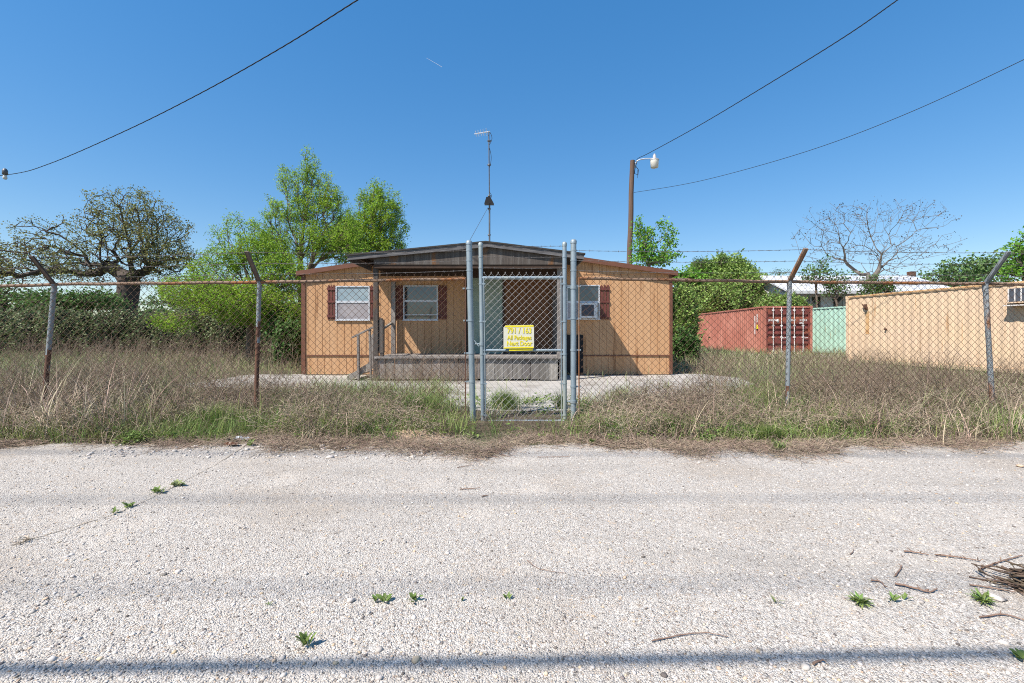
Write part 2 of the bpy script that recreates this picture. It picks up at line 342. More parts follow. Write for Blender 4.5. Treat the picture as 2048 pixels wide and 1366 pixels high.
def ribbons(base, L, lean, curl, width, K=4, az=None):
    N = len(base); az = R.uniform(0, 2 * np.pi, N) if az is None else az
    t = np.linspace(0, 1, K + 1)[None, :]
    hx = np.cos(az)[:, None]; hy = np.sin(az)[:, None]
    ang = lean[:, None] + curl[:, None] * t                          # angle from vertical grows along the blade
    step = (L / K)[:, None]
    dh = np.sin(ang) * step; dz = np.cos(ang) * step
    hh = np.cumsum(dh, 1) - dh; zz = np.cumsum(dz, 1) - dz
    wgt = width[:, None] * (1 - t ** 2 * .9) / 2
    tw = R.uniform(-.9, .9, N)[:, None]                              # blades are not all square-on
    sx = -hy * np.cos(tw) + hx * np.sin(tw) * .6; sy = hx * np.cos(tw) + hy * np.sin(tw) * .6
    P = np.stack([base[:, 0:1] + hx * hh, base[:, 1:2] + hy * hh, np.maximum(base[:, 2:3] + zz, .004)], 2)
    S = np.stack([sx * wgt, sy * wgt, np.zeros_like(wgt)], 2)
    V = np.stack([P - S, P + S], 2).reshape(-1, 3)
    k = np.arange(K); f = np.stack([2 * k, 2 * k + 1, 2 * k + 3, 2 * k + 2], 1)
    Fc = (f[None] + (np.arange(N) * 2 * (K + 1))[:, None, None]).reshape(-1, 4)
    return V, Fc
def leaves(P, size, aspect=.55, up=.4):
    """diamond leaves, random facing"""
    N = len(P); size = np.broadcast_to(size, (N,))
    nrm = R.normal(0, 1, (N, 3)); nrm[:, 2] += up * 2; nrm /= np.linalg.norm(nrm, axis=1, keepdims=True)
    a = np.cross(nrm, R.normal(0, 1, (N, 3))); a /= np.linalg.norm(a, axis=1, keepdims=True); b = np.cross(nrm, a)
    a = a * size[:, None] * .5; b = b * (size * aspect)[:, None] * .5
    fold = nrm * (size * .12)[:, None]
    V = np.stack([P - a, P + b + fold, P + a, P - b + fold], 1).reshape(-1, 3)
    return V, np.arange(4 * N).reshape(-1, 4)

def ground_pts(n, px0, px1, D0, D1, power=1.0):
    """points on the ground, spread evenly over a wedge of the site"""
    D = (D0 ** 2 + (D1 ** 2 - D0 ** 2) * R.random(n) ** power) ** .5
    x = (R.uniform(px0, px1, n) - CX) / F * D
    return np.stack([x, D, np.zeros(n)], 1)
def clumpy(P, scale, thr, seed=0):
    """keep points where a cheap wavy field is high: uneven cover"""
    r2 = np.random.default_rng(seed); f = np.zeros(len(P))
    for i in range(7):
        a = r2.uniform(0, 2 * np.pi); k = scale * r2.uniform(.5, 2.2); f += np.sin((P[:, 0] * np.cos(a) + P[:, 1] * np.sin(a)) * k + r2.uniform(0, 6.3))
    f = f / 7 ** .5
    return P[f + R.normal(0, .25, len(P)) > thr]

# ------------------------------------------------------------ ground, road, yard
def sheet(name, pts, z, m, kind='structure'):
    mb = MB(); mb.add([(x, y, z) for x, y in pts], [tuple(range(len(pts)))]); o = mb.build(name, m); tag(o, kind=kind); return o
g = MB(); g.add([(-2500, -60, 0), (2500, -60, 0), (2500, 5000, 0), (-2500, 5000, 0)], [(0, 1, 2, 3)])
tag(g.build('ground', M['ground']), kind='structure')
def edge_y(x):
    e = 4.70 + .13 * math.sin(x * 1.3 + .5) + .09 * math.sin(x * 3.7) + .06 * math.sin(x * 9.1 + 1) + .035 * math.sin(x * 23) + .02 * math.sin(x * 41)
    e += .18 * math.exp(-((x - 4.6) / 1.2) ** 2) + .12 * math.exp(-((x + 3.6) / 1.4) ** 2) - .16 * math.exp(-((x - 2.0) / 1.3) ** 2) - .14 * math.exp(-((x + .3) / .6) ** 2)
    return e
xs = [-60, -20] + [-12 + i * .08 for i in range(301)] + [20, 60]
pts = [(-60, -12), (60, -12)] + [(x, edge_y(x)) for x in reversed(xs)]
sheet('road', pts, .004, M['road'])
def wob(pts, a=.12, step=.4, seed=3):
    r2 = random.Random(seed); out = []
    for i, p in enumerate(pts):
        q = pts[(i + 1) % len(pts)]; L = math.dist(p, q); n = max(1, int(L / step))
        for k in range(n):
            t = k / n; out.append((p[0] + (q[0] - p[0]) * t + r2.uniform(-a, a), p[1] + (q[1] - p[1]) * t + r2.uniform(-a, a)))
    return out
sheet('yard_pavement', wob([(-7.6, 9.9), (-3, 9.3), (-1.3, 6.9), (1.7, 6.8), (3.2, 8.3), (5.2, 9.6), (5.9, 11.6), (5.4, 12.9), (-7.4, 12.7)]), .006, M['concrete'])
sheet('container_pad', wob([(12.6, 21.4), (17.6, 21.6), (17.4, 24.6), (12.9, 24.2)], .15), .005, M['concrete'])

# ------------------------------------------------------------ mobile home with porch
HD = 12.55; s = F / HD
hx = lambda px: (px - CX) / F * HD
hz = lambda py: H - (py - HZ) / F * HD
X0, X1, XR = hx(606), hx(1343), hx(975)
ZR, ZE = 3.56, hz(549)
def ztop(x):
    return ZR - (ZR - ZE) * (abs(x - XR) / ((X1 - XR) if x > XR else (XR - X0)))
home = thing('mobile_home', 'long orange tan mobile home with brown trim, red brown shutters and a weathered front porch', 'mobile home', (0, HD, 0))
# front wall: grooved sheet siding
def grooved(x0, x1, y, z0, ztf, pitch=.2032, gw=.014, gd=.012, phase=0.0):
    prof = []; x = x0
    k = math.ceil((x0 - phase) / pitch)
    prof.append((x0, 0))
    while True:
        gx = k * pitch + phase
        if gx > x1 - .03: break
        if gx > x0 + .03: prof += [(gx - gw / 2, 0), (gx - gw / 4, gd), (gx + gw / 4, gd), (gx + gw / 2, 0)]
        k += 1
    prof.append((x1, 0))
    vs = []; 
    for (x, d) in prof: vs += [(x, y + d, z0), (x, y + d, ztf(x))]
    return vs, [(2 * i, 2 * i + 2, 2 * i + 3, 2 * i + 1) for i in range(len(prof) - 1)]
mb = MB(); zb = hz(711)
vs, fs = grooved(X0, XR, HD, zb, ztop); mb.add(vs, fs)
vs, fs = grooved(XR, X1, HD, zb, ztop); mb.add(vs, fs)
HB = HD + 8.4
mb.add([(X0, HD, zb), (X0, HB, zb), (X0, HB, ztop(X0)), (X0, HD, ztop(X0))], [(3, 2, 1, 0)])
mb.add([(X1, HD, zb), (X1, HB, zb), (X1, HB, ztop(X1)), (X1, HD, ztop(X1))], [(0, 1, 2, 3)])
mb.add([(X0, HB, zb), (X1, HB, zb), (X1, HB, ztop(X1)), (XR, HB, ZR), (X0, HB, ztop(X0))], [(4, 3, 2, 1, 0)])
mb.build('wall', M['siding'], home)
mb = MB(); vs, fs = grooved(X0, X1, HD + .012, .02, lambda x: zb + .004, phase=.05); mb.add(vs, fs)
mb.add([(X0, HD, .02), (X0, HB, .02), (X0, HB, zb), (X0, HD, zb)], [(3, 2, 1, 0)]); mb.add([(X1, HD, .02), (X1, HB, .02), (X1, HB, zb), (X1, HD, zb)], [(0, 1, 2, 3)])
mb.build('skirting', M['siding'], home)
mb = MB()
mb.box(X0 - .02, hx(754), HD - .012, HD + .004, zb - .02, zb + .018); mb.build('skirting_rail', M['brown_trim'], home)
mb = MB(); mb.box(hx(1125), X1 + .01, HD - .012, HD + .004, zb - .02, zb + .018); mb.build('skirting_rail', M['brown_trim'], home)
mb = MB(); mb.box(X0 - .035, X0 + .07, HD - .028, HD + .05, .03, ztop(X0) - .01); mb.build('corner_trim', M['brown_trim'], home)
mb = MB(); mb.box(X1 - .06, X1 + .02, HD - .028, HD + .05, .03, ztop(X1) - .01)
mb.build('corner_trim', M['brown_trim'], home)
mb = MB()
for a, b in ((X0 + .07, hx(748)), (hx(1166), X1 - .06)):      # lapped joint between the two rows of siding sheets
    mb = MB(); mb.box(a, b, HD - .014, HD + .003, hz(549), hz(549) + .030); mb.build('joint_strip', M['siding'], home)
# roof slab and fascia
mb = MB(); OV = .13
def rz_(x, d=0): return ztop(x) + .02 + d
for xa, xb in ((X0 - .11, XR), (XR, X1 + .12)):
    za = ZR + .02 - (ZR - ZE) / ((XR - X0) if xa < XR - .01 else (X1 - XR)) * abs(xa - XR); zb_ = ZR + .02 - (ZR - ZE) / ((XR - X0) if xa < XR - .01 else (X1 - XR)) * abs(xb - XR)
    mb.prism([(xa, HD - OV, za), (xb, HD - OV, zb_), (xb, HD - OV, zb_ + .06), (xa, HD - OV, za + .06)], (0, HB - HD + 2 * OV, 0))
mb.build('roof', M['roof_metal'], home)
mb = MB()
for xa, xb in ((X0 - .12, XR), (XR, X1 + .13)):
    k = (ZR - ZE) / ((XR - X0) if xa < XR - .01 else (X1 - XR))
    za = ZR - k * abs(xa - XR); zc = ZR - k * abs(xb - XR)
    mb.prism([(xa, HD - OV - .02, za - .03), (xb, HD - OV - .02, zc - .03), (xb, HD - OV - .02, zc + .095), (xa, HD - OV - .02, za + .095)], (0, .02, 0))
for x, sgn in ((X0 - .12, -1), (X1 + .12, 1)):
    z = ZE - .03; mb.box(min(x, x + sgn * .02), max(x, x + sgn * .02), HD - OV, HB + OV, z - .01, z + .10)
mb.build('fascia', M['brown_trim'], home)
# windows
def window(px0, px1, py0, py1, split, lower, label=None):
    x0, x1, z1, z0 = hx(px0), hx(px1), hz(py0), hz(py1); y = HD; t = .032; zs = z1 - (z1 - z0) * split
    f = MB()
    f.box(x0, x1, y - .035, y + .0, z0, z0 + t); f.box(x0, x1, y - .035, y, z1 - t, z1)
    f.box(x0, x0 + t, y - .034, y, z0 + t, z1 - t); f.box(x1 - t, x1, y - .034, y, z0 + t, z1 - t)
    f.box(x0 + t, x1 - t, y - .032, y, zs - .03, zs + .03)
    f.box(x0 - .015, x1 + .015, y - .050, y, z0 - .022, z0 - .001)
    fr = f.build('window', M['alu'], home)
    if label: fr['label'] = label
    MB().box(x0 + t, x1 - t, y - .010, y - .004, zs + .03, z1 - t).build('pane', M['glass'] if lower != 'curtain' else M['curtain_top'], fr)
    if lower == 'curtain':
        MB().box(x0 + t, x1 - t, y - .016, y - .004, z0 + t, zs - .03).build('pane', M['curtain'], fr)
    elif lower == 'dark':
        MB().box(x0 + t, x1 - t, y - .016, y - .004, z0 + t, zs - .03).build('pane', M['glass'], fr)
        MB().box(x0 + t, x1 - t, y - .028, y - .0165, z0 + t + .10, z0 + t + .125).build('security_bar', M['alu'], fr)
    else:
        MB().box(x0 + t, x0 + .38, y - .016, y - .004, z0 + t, zs - .03).build('filler_panel', M['panel_grey'], fr)
        MB().box(x0 + .38, x1 - t, y - .008, y - .004, z0 + t, zs - .03).build('pane', M['glass'], fr)
    return fr
M['curtain_top'] = mat('curtain_top', (0.29, 0.36, 0.39), (0.20, 0.27, 0.31), 2.5, .15, spec=.6)
M['curtain'] = mat('curtain_lower', (0.36, 0.33, 0.33), (0.27, 0.25, 0.26), 3, .3, c3=(0.10, 0.09, 0.10), s3=1.1, t3=.60)
window(672, 740, 572, 640, .47, 'curtain', 'window with pale curtain behind both sashes')
window(807, 876, 571, 640, .45, 'dark', 'dark window under the porch roof')
window(1133, 1199, 570, 638, .50, 'ac', 'window with grey filler panel beside the air conditioner')
def shutter(px0, px1, py0, py1):
    x0, x1, z1, z0 = hx(px0), hx(px1), hz(py0), hz(py1); w_ = (x1 - x0); n = 3; bw = w_ / n - .022
    f = MB()
    for i in range(n):
        a = x0 + i * w_ / n + .011; t = z1 - .05 + rnd.uniform(-.01, .01)
        f.prism([(a, HD - .022, z0), (a + bw, HD - .022, z0), (a + bw, HD - .022, t), (a + bw * .5, HD - .022, t + .045), (a, HD - .022, t)], (0, .02, 0))
    for zz in (z0 + .06, (z0 + z1) / 2 - .02, z1 - .16):
        f.box(x0, x1, HD - .045, HD - .0225, zz, zz + .055)
    return f.build('shutter', M['shutter'], home)
for p in ((655, 671), (741, 757), (790, 806), (877, 894), (1116, 1132), (1200, 1219)): shutter(p[0], p[1], 569, 639)
# door and the darker wall beside it
dz0, dz1 = hz(709), hz(556)
fl = MB(); fl.box(hx(936), hx(1005), HD - .03, HD - .002, dz0, dz1)
for a, b, c, d in ((944, 962, 575, 612), (979, 997, 575, 612), (944, 962, 622, 690), (979, 997, 622, 690)):
    x0, x1, z1, z0 = hx(a), hx(b), hz(c), hz(d)
    fl.prism([(x0, HD - .03, z0), (x1, HD - .03, z0), (x1, HD - .03, z1), (x0, HD - .03, z1)], (0, -.008, 0))
dr = fl.build('door', M['door_green'], home)
kb = MB(); kb.tube([(hx(999), HD - .03, hz(640)), (hx(999), HD - .085, hz(640))], [.016, .03], 10); kb.build('knob', M['alu'], dr)
fr = MB()
fr.box(hx(931), hx(936) - .002, HD - .04, HD, dz0, dz1 + .06); fr.box(hx(1005) + .002, hx(1009), HD - .04, HD, dz0, dz1 + .06); fr.box(hx(936) - .002, hx(1005) + .002, HD - .04, HD, dz1 + .003, dz1 + .06)
fr.build('door_frame', M['dark_beam'], home)
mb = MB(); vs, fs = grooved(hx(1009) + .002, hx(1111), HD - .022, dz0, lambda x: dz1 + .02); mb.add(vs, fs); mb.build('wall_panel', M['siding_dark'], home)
MB().box(hx(931), hx(1118), HD - .05, HD - .005, hz(712), dz0 - .004).build('threshold', M['fascia'], home)
MB().box(hx(1111) + .003, hx(1120), HD - .05, HD - .002, dz0, dz1).build('panel_trim', M['fascia'], home)

# porch
PD = 11.0
pxx = lambda px: (px - CX) / F * PD
pz = lambda py: H - (py - HZ) / F * PD
PX0, PX1 = pxx(754), pxx(1121); DZ = pz(713)
deck = MB()
y = PD - .04
while y < HD - .10:
    deck.box(PX0 - .03 + rnd.uniform(-.015, .015), PX1 + .03 + rnd.uniform(-.015, .015), y, y + .135, DZ - .03, DZ + rnd.uniform(-.004, .004)); y += .142
dk = deck.build('porch_deck', M['old_wood'], home)
sk = MB(); x = PX0
while x < PX1 - .12:
    wd = .212 + rnd.uniform(-.012, .006)
    sk.box(x, min(x + wd, PX1), PD + rnd.uniform(0, .012), PD + .03, .03 + rnd.uniform(0, .03), DZ - .045 + rnd.uniform(-.01, .006)); x += wd + .012
yy = PD + .04
while yy < HD - .15:
    sk.box(PX0 + .0, PX0 + .02, yy, yy + .2, .03, DZ - .045); sk.box(PX1 - .02, PX1, yy, yy + .2, .03, DZ - .045); yy += .207
sk.build('porch_skirt', M['old_wood'], home)
MB().box(PX0 - .05, PX1 + .04, PD - .062, PD - .042, DZ - .045, DZ + .008).build('deck_edge', M['old_wood'], home)
def post(x, y, z0, z1, wx, wy, m, name='porch_post'):
    b = MB(); b.box(x - wx / 2, x + wx / 2, y - wy / 2, y + wy / 2, z0, z1); return b.build(name, m, home)
RPD = 10.85
rx = lambda px: (px - CX) / F * RPD
rzz = lambda py: H - (py - HZ) / F * RPD
zbm = rzz(529)
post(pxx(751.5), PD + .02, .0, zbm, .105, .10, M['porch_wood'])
post(pxx(1119), PD + .02, DZ, zbm, .11, .10, M['old_wood'])
post(-3.27, HD - .14, DZ, 2.62, .11, .09, M['old_wood'])
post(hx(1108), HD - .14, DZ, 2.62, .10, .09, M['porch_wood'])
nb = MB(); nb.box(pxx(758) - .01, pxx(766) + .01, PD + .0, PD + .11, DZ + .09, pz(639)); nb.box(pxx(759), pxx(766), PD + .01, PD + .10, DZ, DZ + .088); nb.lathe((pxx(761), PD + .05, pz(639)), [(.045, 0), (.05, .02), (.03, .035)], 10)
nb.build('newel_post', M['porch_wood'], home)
# porch roof: low gable
RL, RRt, RRg = rx(697), rx(1167), rx(972)
ZL, ZRt, ZG = rzz(513), rzz(510), rzz(486)
RF, RBk = RPD - .05, HD - .003
def rl(x): return ZG - (ZG - ZL) * (RRg - x) / (RRg - RL) if x < RRg else ZG - (ZG - ZRt) * (x - RRg) / (RRt - RRg)
pr = MB()
for a, b in ((RL - .03, RRg), (RRg, RRt + .03)):
    n = 14
    for i in range(n):
        xa = a + (b - a) * i / n; xb = a + (b - a) * (i + 1) / n; j = rnd.uniform(-.006, .006)
        pr.prism([(xa, RF - .05 + j, rl(xa) + .0), (xb, RF - .05 + j, rl(xb)), (xb, RF - .05 + j, rl(xb) + .035), (xa, RF - .05 + j, rl(xa) + .035)], (0, RBk - RF + .05, 0))
pr.build('porch_roof', M['tar'], home)
fb = MB()
for a, b in ((RL, RRg), (RRg, RRt)):
    fb.prism([(a, RF - .03, rl(a) - .10), (b, RF - .03, rl(b) - .115), (b, RF - .03, rl(b) - .002), (a, RF - .03, rl(a) - .002)], (0, .028, 0))
for x in (RL, RRt - .025): fb.box(x, x + .025, RF, RBk, rl(x) - .12, rl(x) - .02)
fb.build('porch_fascia', M['fascia'], home)
gb = MB(); gx0, gx1 = rx(748), rx(1130)
vs = [(gx0, RPD, zbm), (gx1, RPD, zbm), (gx1, RPD, rl(gx1) - .02), (RRg, RPD, ZG - .02), (gx0, RPD, rl(gx0) - .02)]
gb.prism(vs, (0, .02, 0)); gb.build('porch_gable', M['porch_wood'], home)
bm_ = MB()
bm_.box(gx0, gx1, RPD + .022, RPD + .10, zbm - .085, zbm + .05)
bm_.box(hx(762), hx(1119), HD - .06, HD - .004, hz(552), 2.98)
for x in (gx0, gx1 - .04): bm_.box(x, x + .04, RPD + .103, HD - .103, zbm - .085, zbm + .02)
x = RL + .25
while x < RRt - .1:
    bm_.box(x, x + .04, RF + .003, RBk - .01, rl(x + .02) - .11, rl(x + .02) - .012); x += .6
bm_.build('porch_beam', M['dark_beam'], home)
# steps at the left end of the porch with a handrail
st = MB()
for i in range(3):
    z = DZ - (i + 1) * .148; x1_ = PX0 - i * .25
    st.box(x1_ - .26, x1_ - .01, PD + .16, HD - .2, z - .03, z)
st.prism([(PX0 - .02, PD + .12, DZ - .18), (PX0 - .02, PD + .12, DZ - .02), (PX0 - .78, PD + .12, .10), (PX0 - .78, PD + .12, .0), (PX0 - .66, PD + .12, .0)], (0, .035, 0))
st.build('porch_steps', M['old_wood'], home)
hr = MB(); a = Vector((pxx(703), PD + .05, pz(675))); b = Vector((pxx(750), PD + .05, pz(652)))
hr.beam(a, b, .09, .035); hr.beam((pxx(766), PD + .08, pz(656)), (-3.31, HD - .16, hz(646)), .06, .04)
hr.build('handrail', M['old_wood'], home)
MB().beam((pxx(716), PD + .05, .0), (pxx(715), PD + .05, pz(670)), .085, .045).build('handrail_post', M['old_wood'], home)
MB().beam((pxx(740.5), PD + .05, .0), (pxx(738), PD + .05, pz(659)), .055, .045).build('handrail_post', M['old_wood'], home)
MB().prism([(pxx(741.5), PD + .03, .3), (pxx(746.5), PD + .03, .3), (pxx(746.5), PD + .03, pz(665)), (pxx(741.5), PD + .03, pz(671))], (0, .1, 0)).build('handrail_post', M['old_wood'], home)
# box coloured near-black for the shade of an opening at the right end of the porch
MB().box(hx(1128), hx(1166), HD - .03, HD - .013, .05, hz(670)).build('opening_shade', M['dark'], home)

ac = thing('air_conditioner', 'white window air conditioner sticking out of the right hand window of the home', 'air conditioner', (hx(1178), HD, hz(637)))
ax0, ax1, az0, az1 = hx(1157), hx(1192), hz(636), hz(607); ay = HD - .22
b = MB(); b.box(ax0, ax1, ay, HD - .04, az0, az1); b.build('casing', M['white'], ac)
b = MB(); b.box(ax0 + .05, ax1 - .10, ay - .006, ay - .001, az0 + .05, az1 - .05); b.build('grille', M['grille'], ac)
b = MB()
for i in range(9): b.box(ax0 + .05, ax1 - .10, ay - .012, ay - .0065, az0 + .06 + i * .033, az0 + .07 + i * .033)
b.build('slat', M['grille'], ac)
# small electric box on the right end wall
eb = thing('meter_box', 'grey metal box with a rusty lid on the right side wall of the home', 'meter box', (X1, HD + .5, hz(600)))
b = MB(); b.box(X1 + .002, X1 + .16, HD + .35, HD + .75, hz(607), hz(572)); b.build('casing', M['galv_rust'], eb)
b = MB(); b.prism([(X1 + .002, HD + .33, hz(572) + .002), (X1 + .2, HD + .33, hz(575)), (X1 + .2, HD + .33, hz(573)), (X1 + .002, HD + .33, hz(569))], (0, .44, 0)); b.build('lid', M['rust'], eb)

# antenna mast on the roof
AD = 13.6
def A_(px, py): return W(px, py, AD)
zbase = 3.45
ma = thing('antenna_mast', 'thin metal antenna mast with a small aerial on top, rising from the home roof', 'antenna', (A_(978, 300).x, AD, zbase))
b = MB(); b.tube([(A_(979, 0).x, AD, zbase - .1), A_(979, 405)], .026, 8); b.tube([A_(979, 405), A_(977.5, 262)], .017, 8)
b.build('mast', M['mast'], ma)
b = MB()
for py in (282, 330, 392, 418, 470):
    b = MB(); b.lathe(A_(978.5, py), [(.03, -.03), (.045, -.015), (.045, .02), (.03, .03)], 8)
    if py < 340: b.beam(A_(974.5, py), A_(982, py), .02, .03)
    b.build('clamp', M['mast'], ma)
b = MB(); b.tube([A_(980, 263), A_(949, 268)], .016, 6)
for px, L in ((952, .18), (957, .2), (962, .2), (967, .22), (973, .25)):
    p = A_(px, 263 + (980 - px) * .16); b.tube([p + Vector((0, -L, 0)), p + Vector((0, L, 0))], .008, 5)
b.build('yagi_boom', M['alu'], ma)
b = MB(); c = A_(978, 262)
b.prism([A_(973, 396) + Vector((0, -.12, 0)), A_(969, 409) + Vector((0, -.12, 0)), A_(988, 409) + Vector((0, -.12, 0)), A_(981, 396) + Vector((0, -.12, 0))], (0, .22, 0)); b.build('radio_box', M['dark'], ma)
b = MB()
for y0, y1, bul in ((264, 290, 5), (297, 336, 3.5), (385, 400, 4)):
    b = MB(); b.tube([A_(979 + bul * math.sin(math.pi * t / 8), y0 + (y1 - y0) * t / 8) + Vector((0, -.03, 0)) for t in range(9)], .008, 5); b.build('coax_cable', M['cable'], ma)
b = MB(); b.tube([A_(976, 415), W(940, 480, 11.6)], .006, 5); b.build('guy_wire', M['mast'], ma)

# ------------------------------------------------------------ shipping containers (built in their own frames)
def corr(u0, u1, z0, z1, pitch=.278, depth=.036, horiz=False):
    pr_ = []; u = u0
    while u < u1 - pitch * .5:
        pr_ += [(u, 0), (u + pitch * .28, 0), (u + pitch * .5, depth), (u + pitch * .78, depth)]; u += pitch
    pr_.append((u1, 0)); return pr_
def container(name, label, loc, rz, L, mats, doors=False, dep=.036):
    t = thing(name, label, 'container', loc, 'shipping containers standing in the yard', rz); t_ = t
    wd, hh = 2.44, 2.59
    m0, mfr = mats
    side = corr(.12, L - .12, 0, 0, depth=dep)
    b = MB()
    for x_, sg in ((.03, 1), (wd - .03, -1)):
        vs = []
        for (u, d) in side: vs += [(x_ + sg * d, u, .14), (x_ + sg * d, u, hh - .08)]
        f = [(2 * i, 2 * i + 1, 2 * i + 3, 2 * i + 2) for i in range(len(side) - 1)]
        b.add(vs, f)
    b.add([(.08, .05, hh - .04), (wd - .08, .05, hh - .04), (wd - .08, L - .05, hh - .04), (.08, L - .05, hh - .04)], [(0, 1, 2, 3)])
    endp = corr(.14, wd - .14, 0, 0)
    for yy_, sg in (((L - .04, -1),) if doors else ((.04, 1), (L - .04, -1))):
        vs = []
        for (u, d) in endp: vs += [(u, yy_ + sg * d, .14), (u, yy_ + sg * d, hh - .1)]
        b.add(vs, [(2 * i, 2 * i + 1, 2 * i + 3, 2 * i + 2) for i in range(len(endp) - 1)])
    b.build('wall_panel', m0, t)
    f = MB()
    for x0, x1 in ((0, .12), (wd - .12, wd)):
        for y0, y1 in ((0, .12), (L - .12, L)): f.box(x0, x1, y0, y1, 0.02, hh)
    for x0, x1 in ((.004, .07), (wd - .07, wd - .004)):
        f.box(x0, x1, .12, L - .12, hh - .085, hh - .004); f.box(x0, x1, .12, L - .12, .03, .145)
    for y0, y1 in ((.004, .1), (L - .1, L - .004)):
        f.box(.12, wd - .12, y0, y1, hh - .11, hh - .006); f.box(.12, wd - .12, y0, y1, .03, .15)
    f.build('frame', mfr, t)
    for x in (-.006, wd - .156):
        for y in (-.006, L - .172):
            for z in (.0, hh - .112):
                cs = MB(); cs.box(x, x + .162, y, y + .178, z, z + .118); cs.build('corner_casting', mfr, t)
    return t
# red container with doors facing the road
p = W(1528, 664, 23.7)
red = container('shipping_container', 'faded red shipping container with maroon doors and white locking bars', (p.x, 23.7, -.02), math.radians(-4.4), 12.19, (M['c_red'], M['c_red']), True)
for sx0 in (.125, 1.225):
    zs_ = [(.15, 0), (.22, 0)]
    b = MB(); z = .16; prof = [(.155, 0.0)]
    for z0 in (.62, 1.12, 1.40, 1.66, 2.15):       # deep horizontal ribs
        prof += [(z0 - .20, 0.0), (z0 - .17, .065), (z0 - .06, .065), (z0 - .0, 0.0)]
    prof.append((2.475, 0.0)); prof = sorted(prof)
    vs = []
    for (z, d) in prof: vs += [(sx0 + .07, .035 + d, z), (sx0 + 1.02, .035 + d, z)]
    b.add(vs, [(2 * i, 2 * i + 1, 2 * i + 3, 2 * i + 2) for i in range(len(prof) - 1)])
    b.box(sx0, sx0 + .068, .02, .09, .155, 2.475); b.box(sx0 + 1.022, sx0 + 1.09, .02, .09, .155, 2.475)
    d_ = b.build('door', M['c_door'], red)
    for xr in ((.34, .76) if sx0 < 1 else (.30, .74)):
        bar = MB(); bar.tube([(sx0 + xr, -.01, .08), (sx0 + xr, -.01, 2.53)], .021, 8)
        for z in (.2, .95, 1.55, 2.36): bar.box(sx0 + xr - .05, sx0 + xr + .05, -.02, .034, z - .03, z + .04)
        if xr > .5: bar.beam((sx0 + xr, -.04, .9), (sx0 + xr + .22, -.04, .93), .03, .03)
        bar.build('locking_bar', M['c_white'], d_)
    hxx = sx0 + .0 if sx0 < 1 else sx0 + 1.05
    for z in (.35, 1.0, 1.6, 2.25):
        hg = MB(); hg.box(hxx, hxx + .05, -.015, .019, z, z + .12); hg.build('hinge', M['c_door'], d_)
def text(string, size, name, m, parent, loc, rot=(math.pi / 2, 0, 0), ext=.003, bold=.0, align='LEFT', sx=1.0):
    cu = bpy.data.curves.new(name, 'FONT'); cu.body = string; cu.size = size; cu.extrude = ext; cu.offset = bold; cu.align_x = align
    o = bpy.data.objects.new(name, cu); C.objects.link(o)
    dg = bpy.context.evaluated_depsgraph_get(); me = bpy.data.meshes.new_from_object(o.evaluated_get(dg))
    bpy.data.objects.remove(o); me.name = name
    me.transform(Matrix.Translation(Vector(loc)) @ Matrix.Rotation(rot[2], 4, 'Z') @ Matrix.Rotation(rot[0], 4, 'X') @ Matrix.Diagonal((sx, 1, 1, 1)))
    me.materials.clear()
    q = link(me, name, m, parent)
    return q
def off_text(*a, **k):
    parent = a[4]; o = OFF[parent.name]; a = list(a); a[5] = Vector(a[5]) - o; return text(*a, **k)
text('JINDING', .125, 'door_lettering', M['c_white'], red, (.24, .028, 1.80), bold=.004)
text('TRLU', .12, 'door_lettering', M['c_white'], red, (1.32, .028, 1.80), bold=.004)
text('103605 0', .12, 'door_lettering', M['c_white'], red, (1.80, .028, 1.80), bold=.004, sx=.82)
text('22G1', .12, 'door_lettering', M['c_white'], red, (1.80, .028, 1.66), bold=.004, sx=.82)
b = MB(); b.lathe((0, 0, 0), [(.001, 0), (.09, 0), (.09, .004), (.001, .004)], 18)
b.v = [(v[0] * .75 + .71, .024 - v[2], v[1] + 1.80) for v in b.v]; b.build('round_emblem', M['c_white'], red)
for y0, z0, z1 in ((1.05, 1.1, 2.1), (.78, 1.75, 2.2)):
    b = MB(); b.box(-.004, .028, y0, y0 + .045, z0, z1); b.build('side_stripe', M['c_white'], red)
b = MB(); b.add([(.020, .70, 1.40), (.020, .92, 1.40), (.020, .81, 1.62)], [(0, 1, 2)]); b.prism([(.0, .70, 1.40), (.0, .92, 1.40), (.0, .81, 1.62)], (.028, 0, 0)); b.build('warning_sticker', M['sign_yellow'], red)
# mint container behind
pm = (18.3, 21.8, .0)
container('shipping_container', 'pale mint green shipping container between the red and the tan ones', pm, math.radians(12.8), 6.06, (M['c_mint'], M['c_mint']))
# tan container
rzt = math.radians(8.8)
near = Vector((13.2, 17.8, 0)) + 6.06 * Vector((math.sin(rzt), -math.cos(rzt), 0))
tan = container('shipping_container', 'large tan shipping container streaked with rust at the right', (near.x, near.y, .02), rzt, 6.06, (M['c_tan'], M['c_tan']), dep=.017)
b = MB(); b.box(-.008, .0035, .13, 5.93, 2.53, 2.578); b.build('top_rail', M['c_tan_rust'], tan)
b = MB(); b.box(-.05, .03, 5.15, 5.24, 2.02, 2.10); b.box(-.12, -.03, 5.12, 5.19, 2.06, 2.22); b.tube([(-.06, 5.2, 2.1), (-.1, 5.24, 2.2), (-.06, 5.3, 2.24)], .02, 6); b.build('lamp_bracket', M['rust'], tan)
b = MB(); b.box(.022, .03, 5.10, 5.24, 1.1, 1.95); b.build('rust_stain', M['c_tan_rust'], tan)
b = MB(); b.tube([(-.03, 4.45, 1.28), (.03, 4.45, 1.28)], .035, 8); b.build('pipe_stub', M['rust'], tan)
t = thing('air_conditioner', 'dark grilled air conditioner set high in the side of the tan container', 'air conditioner', (near.x, near.y, .02), rz=rzt)
b = MB(); b.box(-.20, .02, .12, .80, 1.98, 2.42); b.build('casing', M['c_tan'], t)
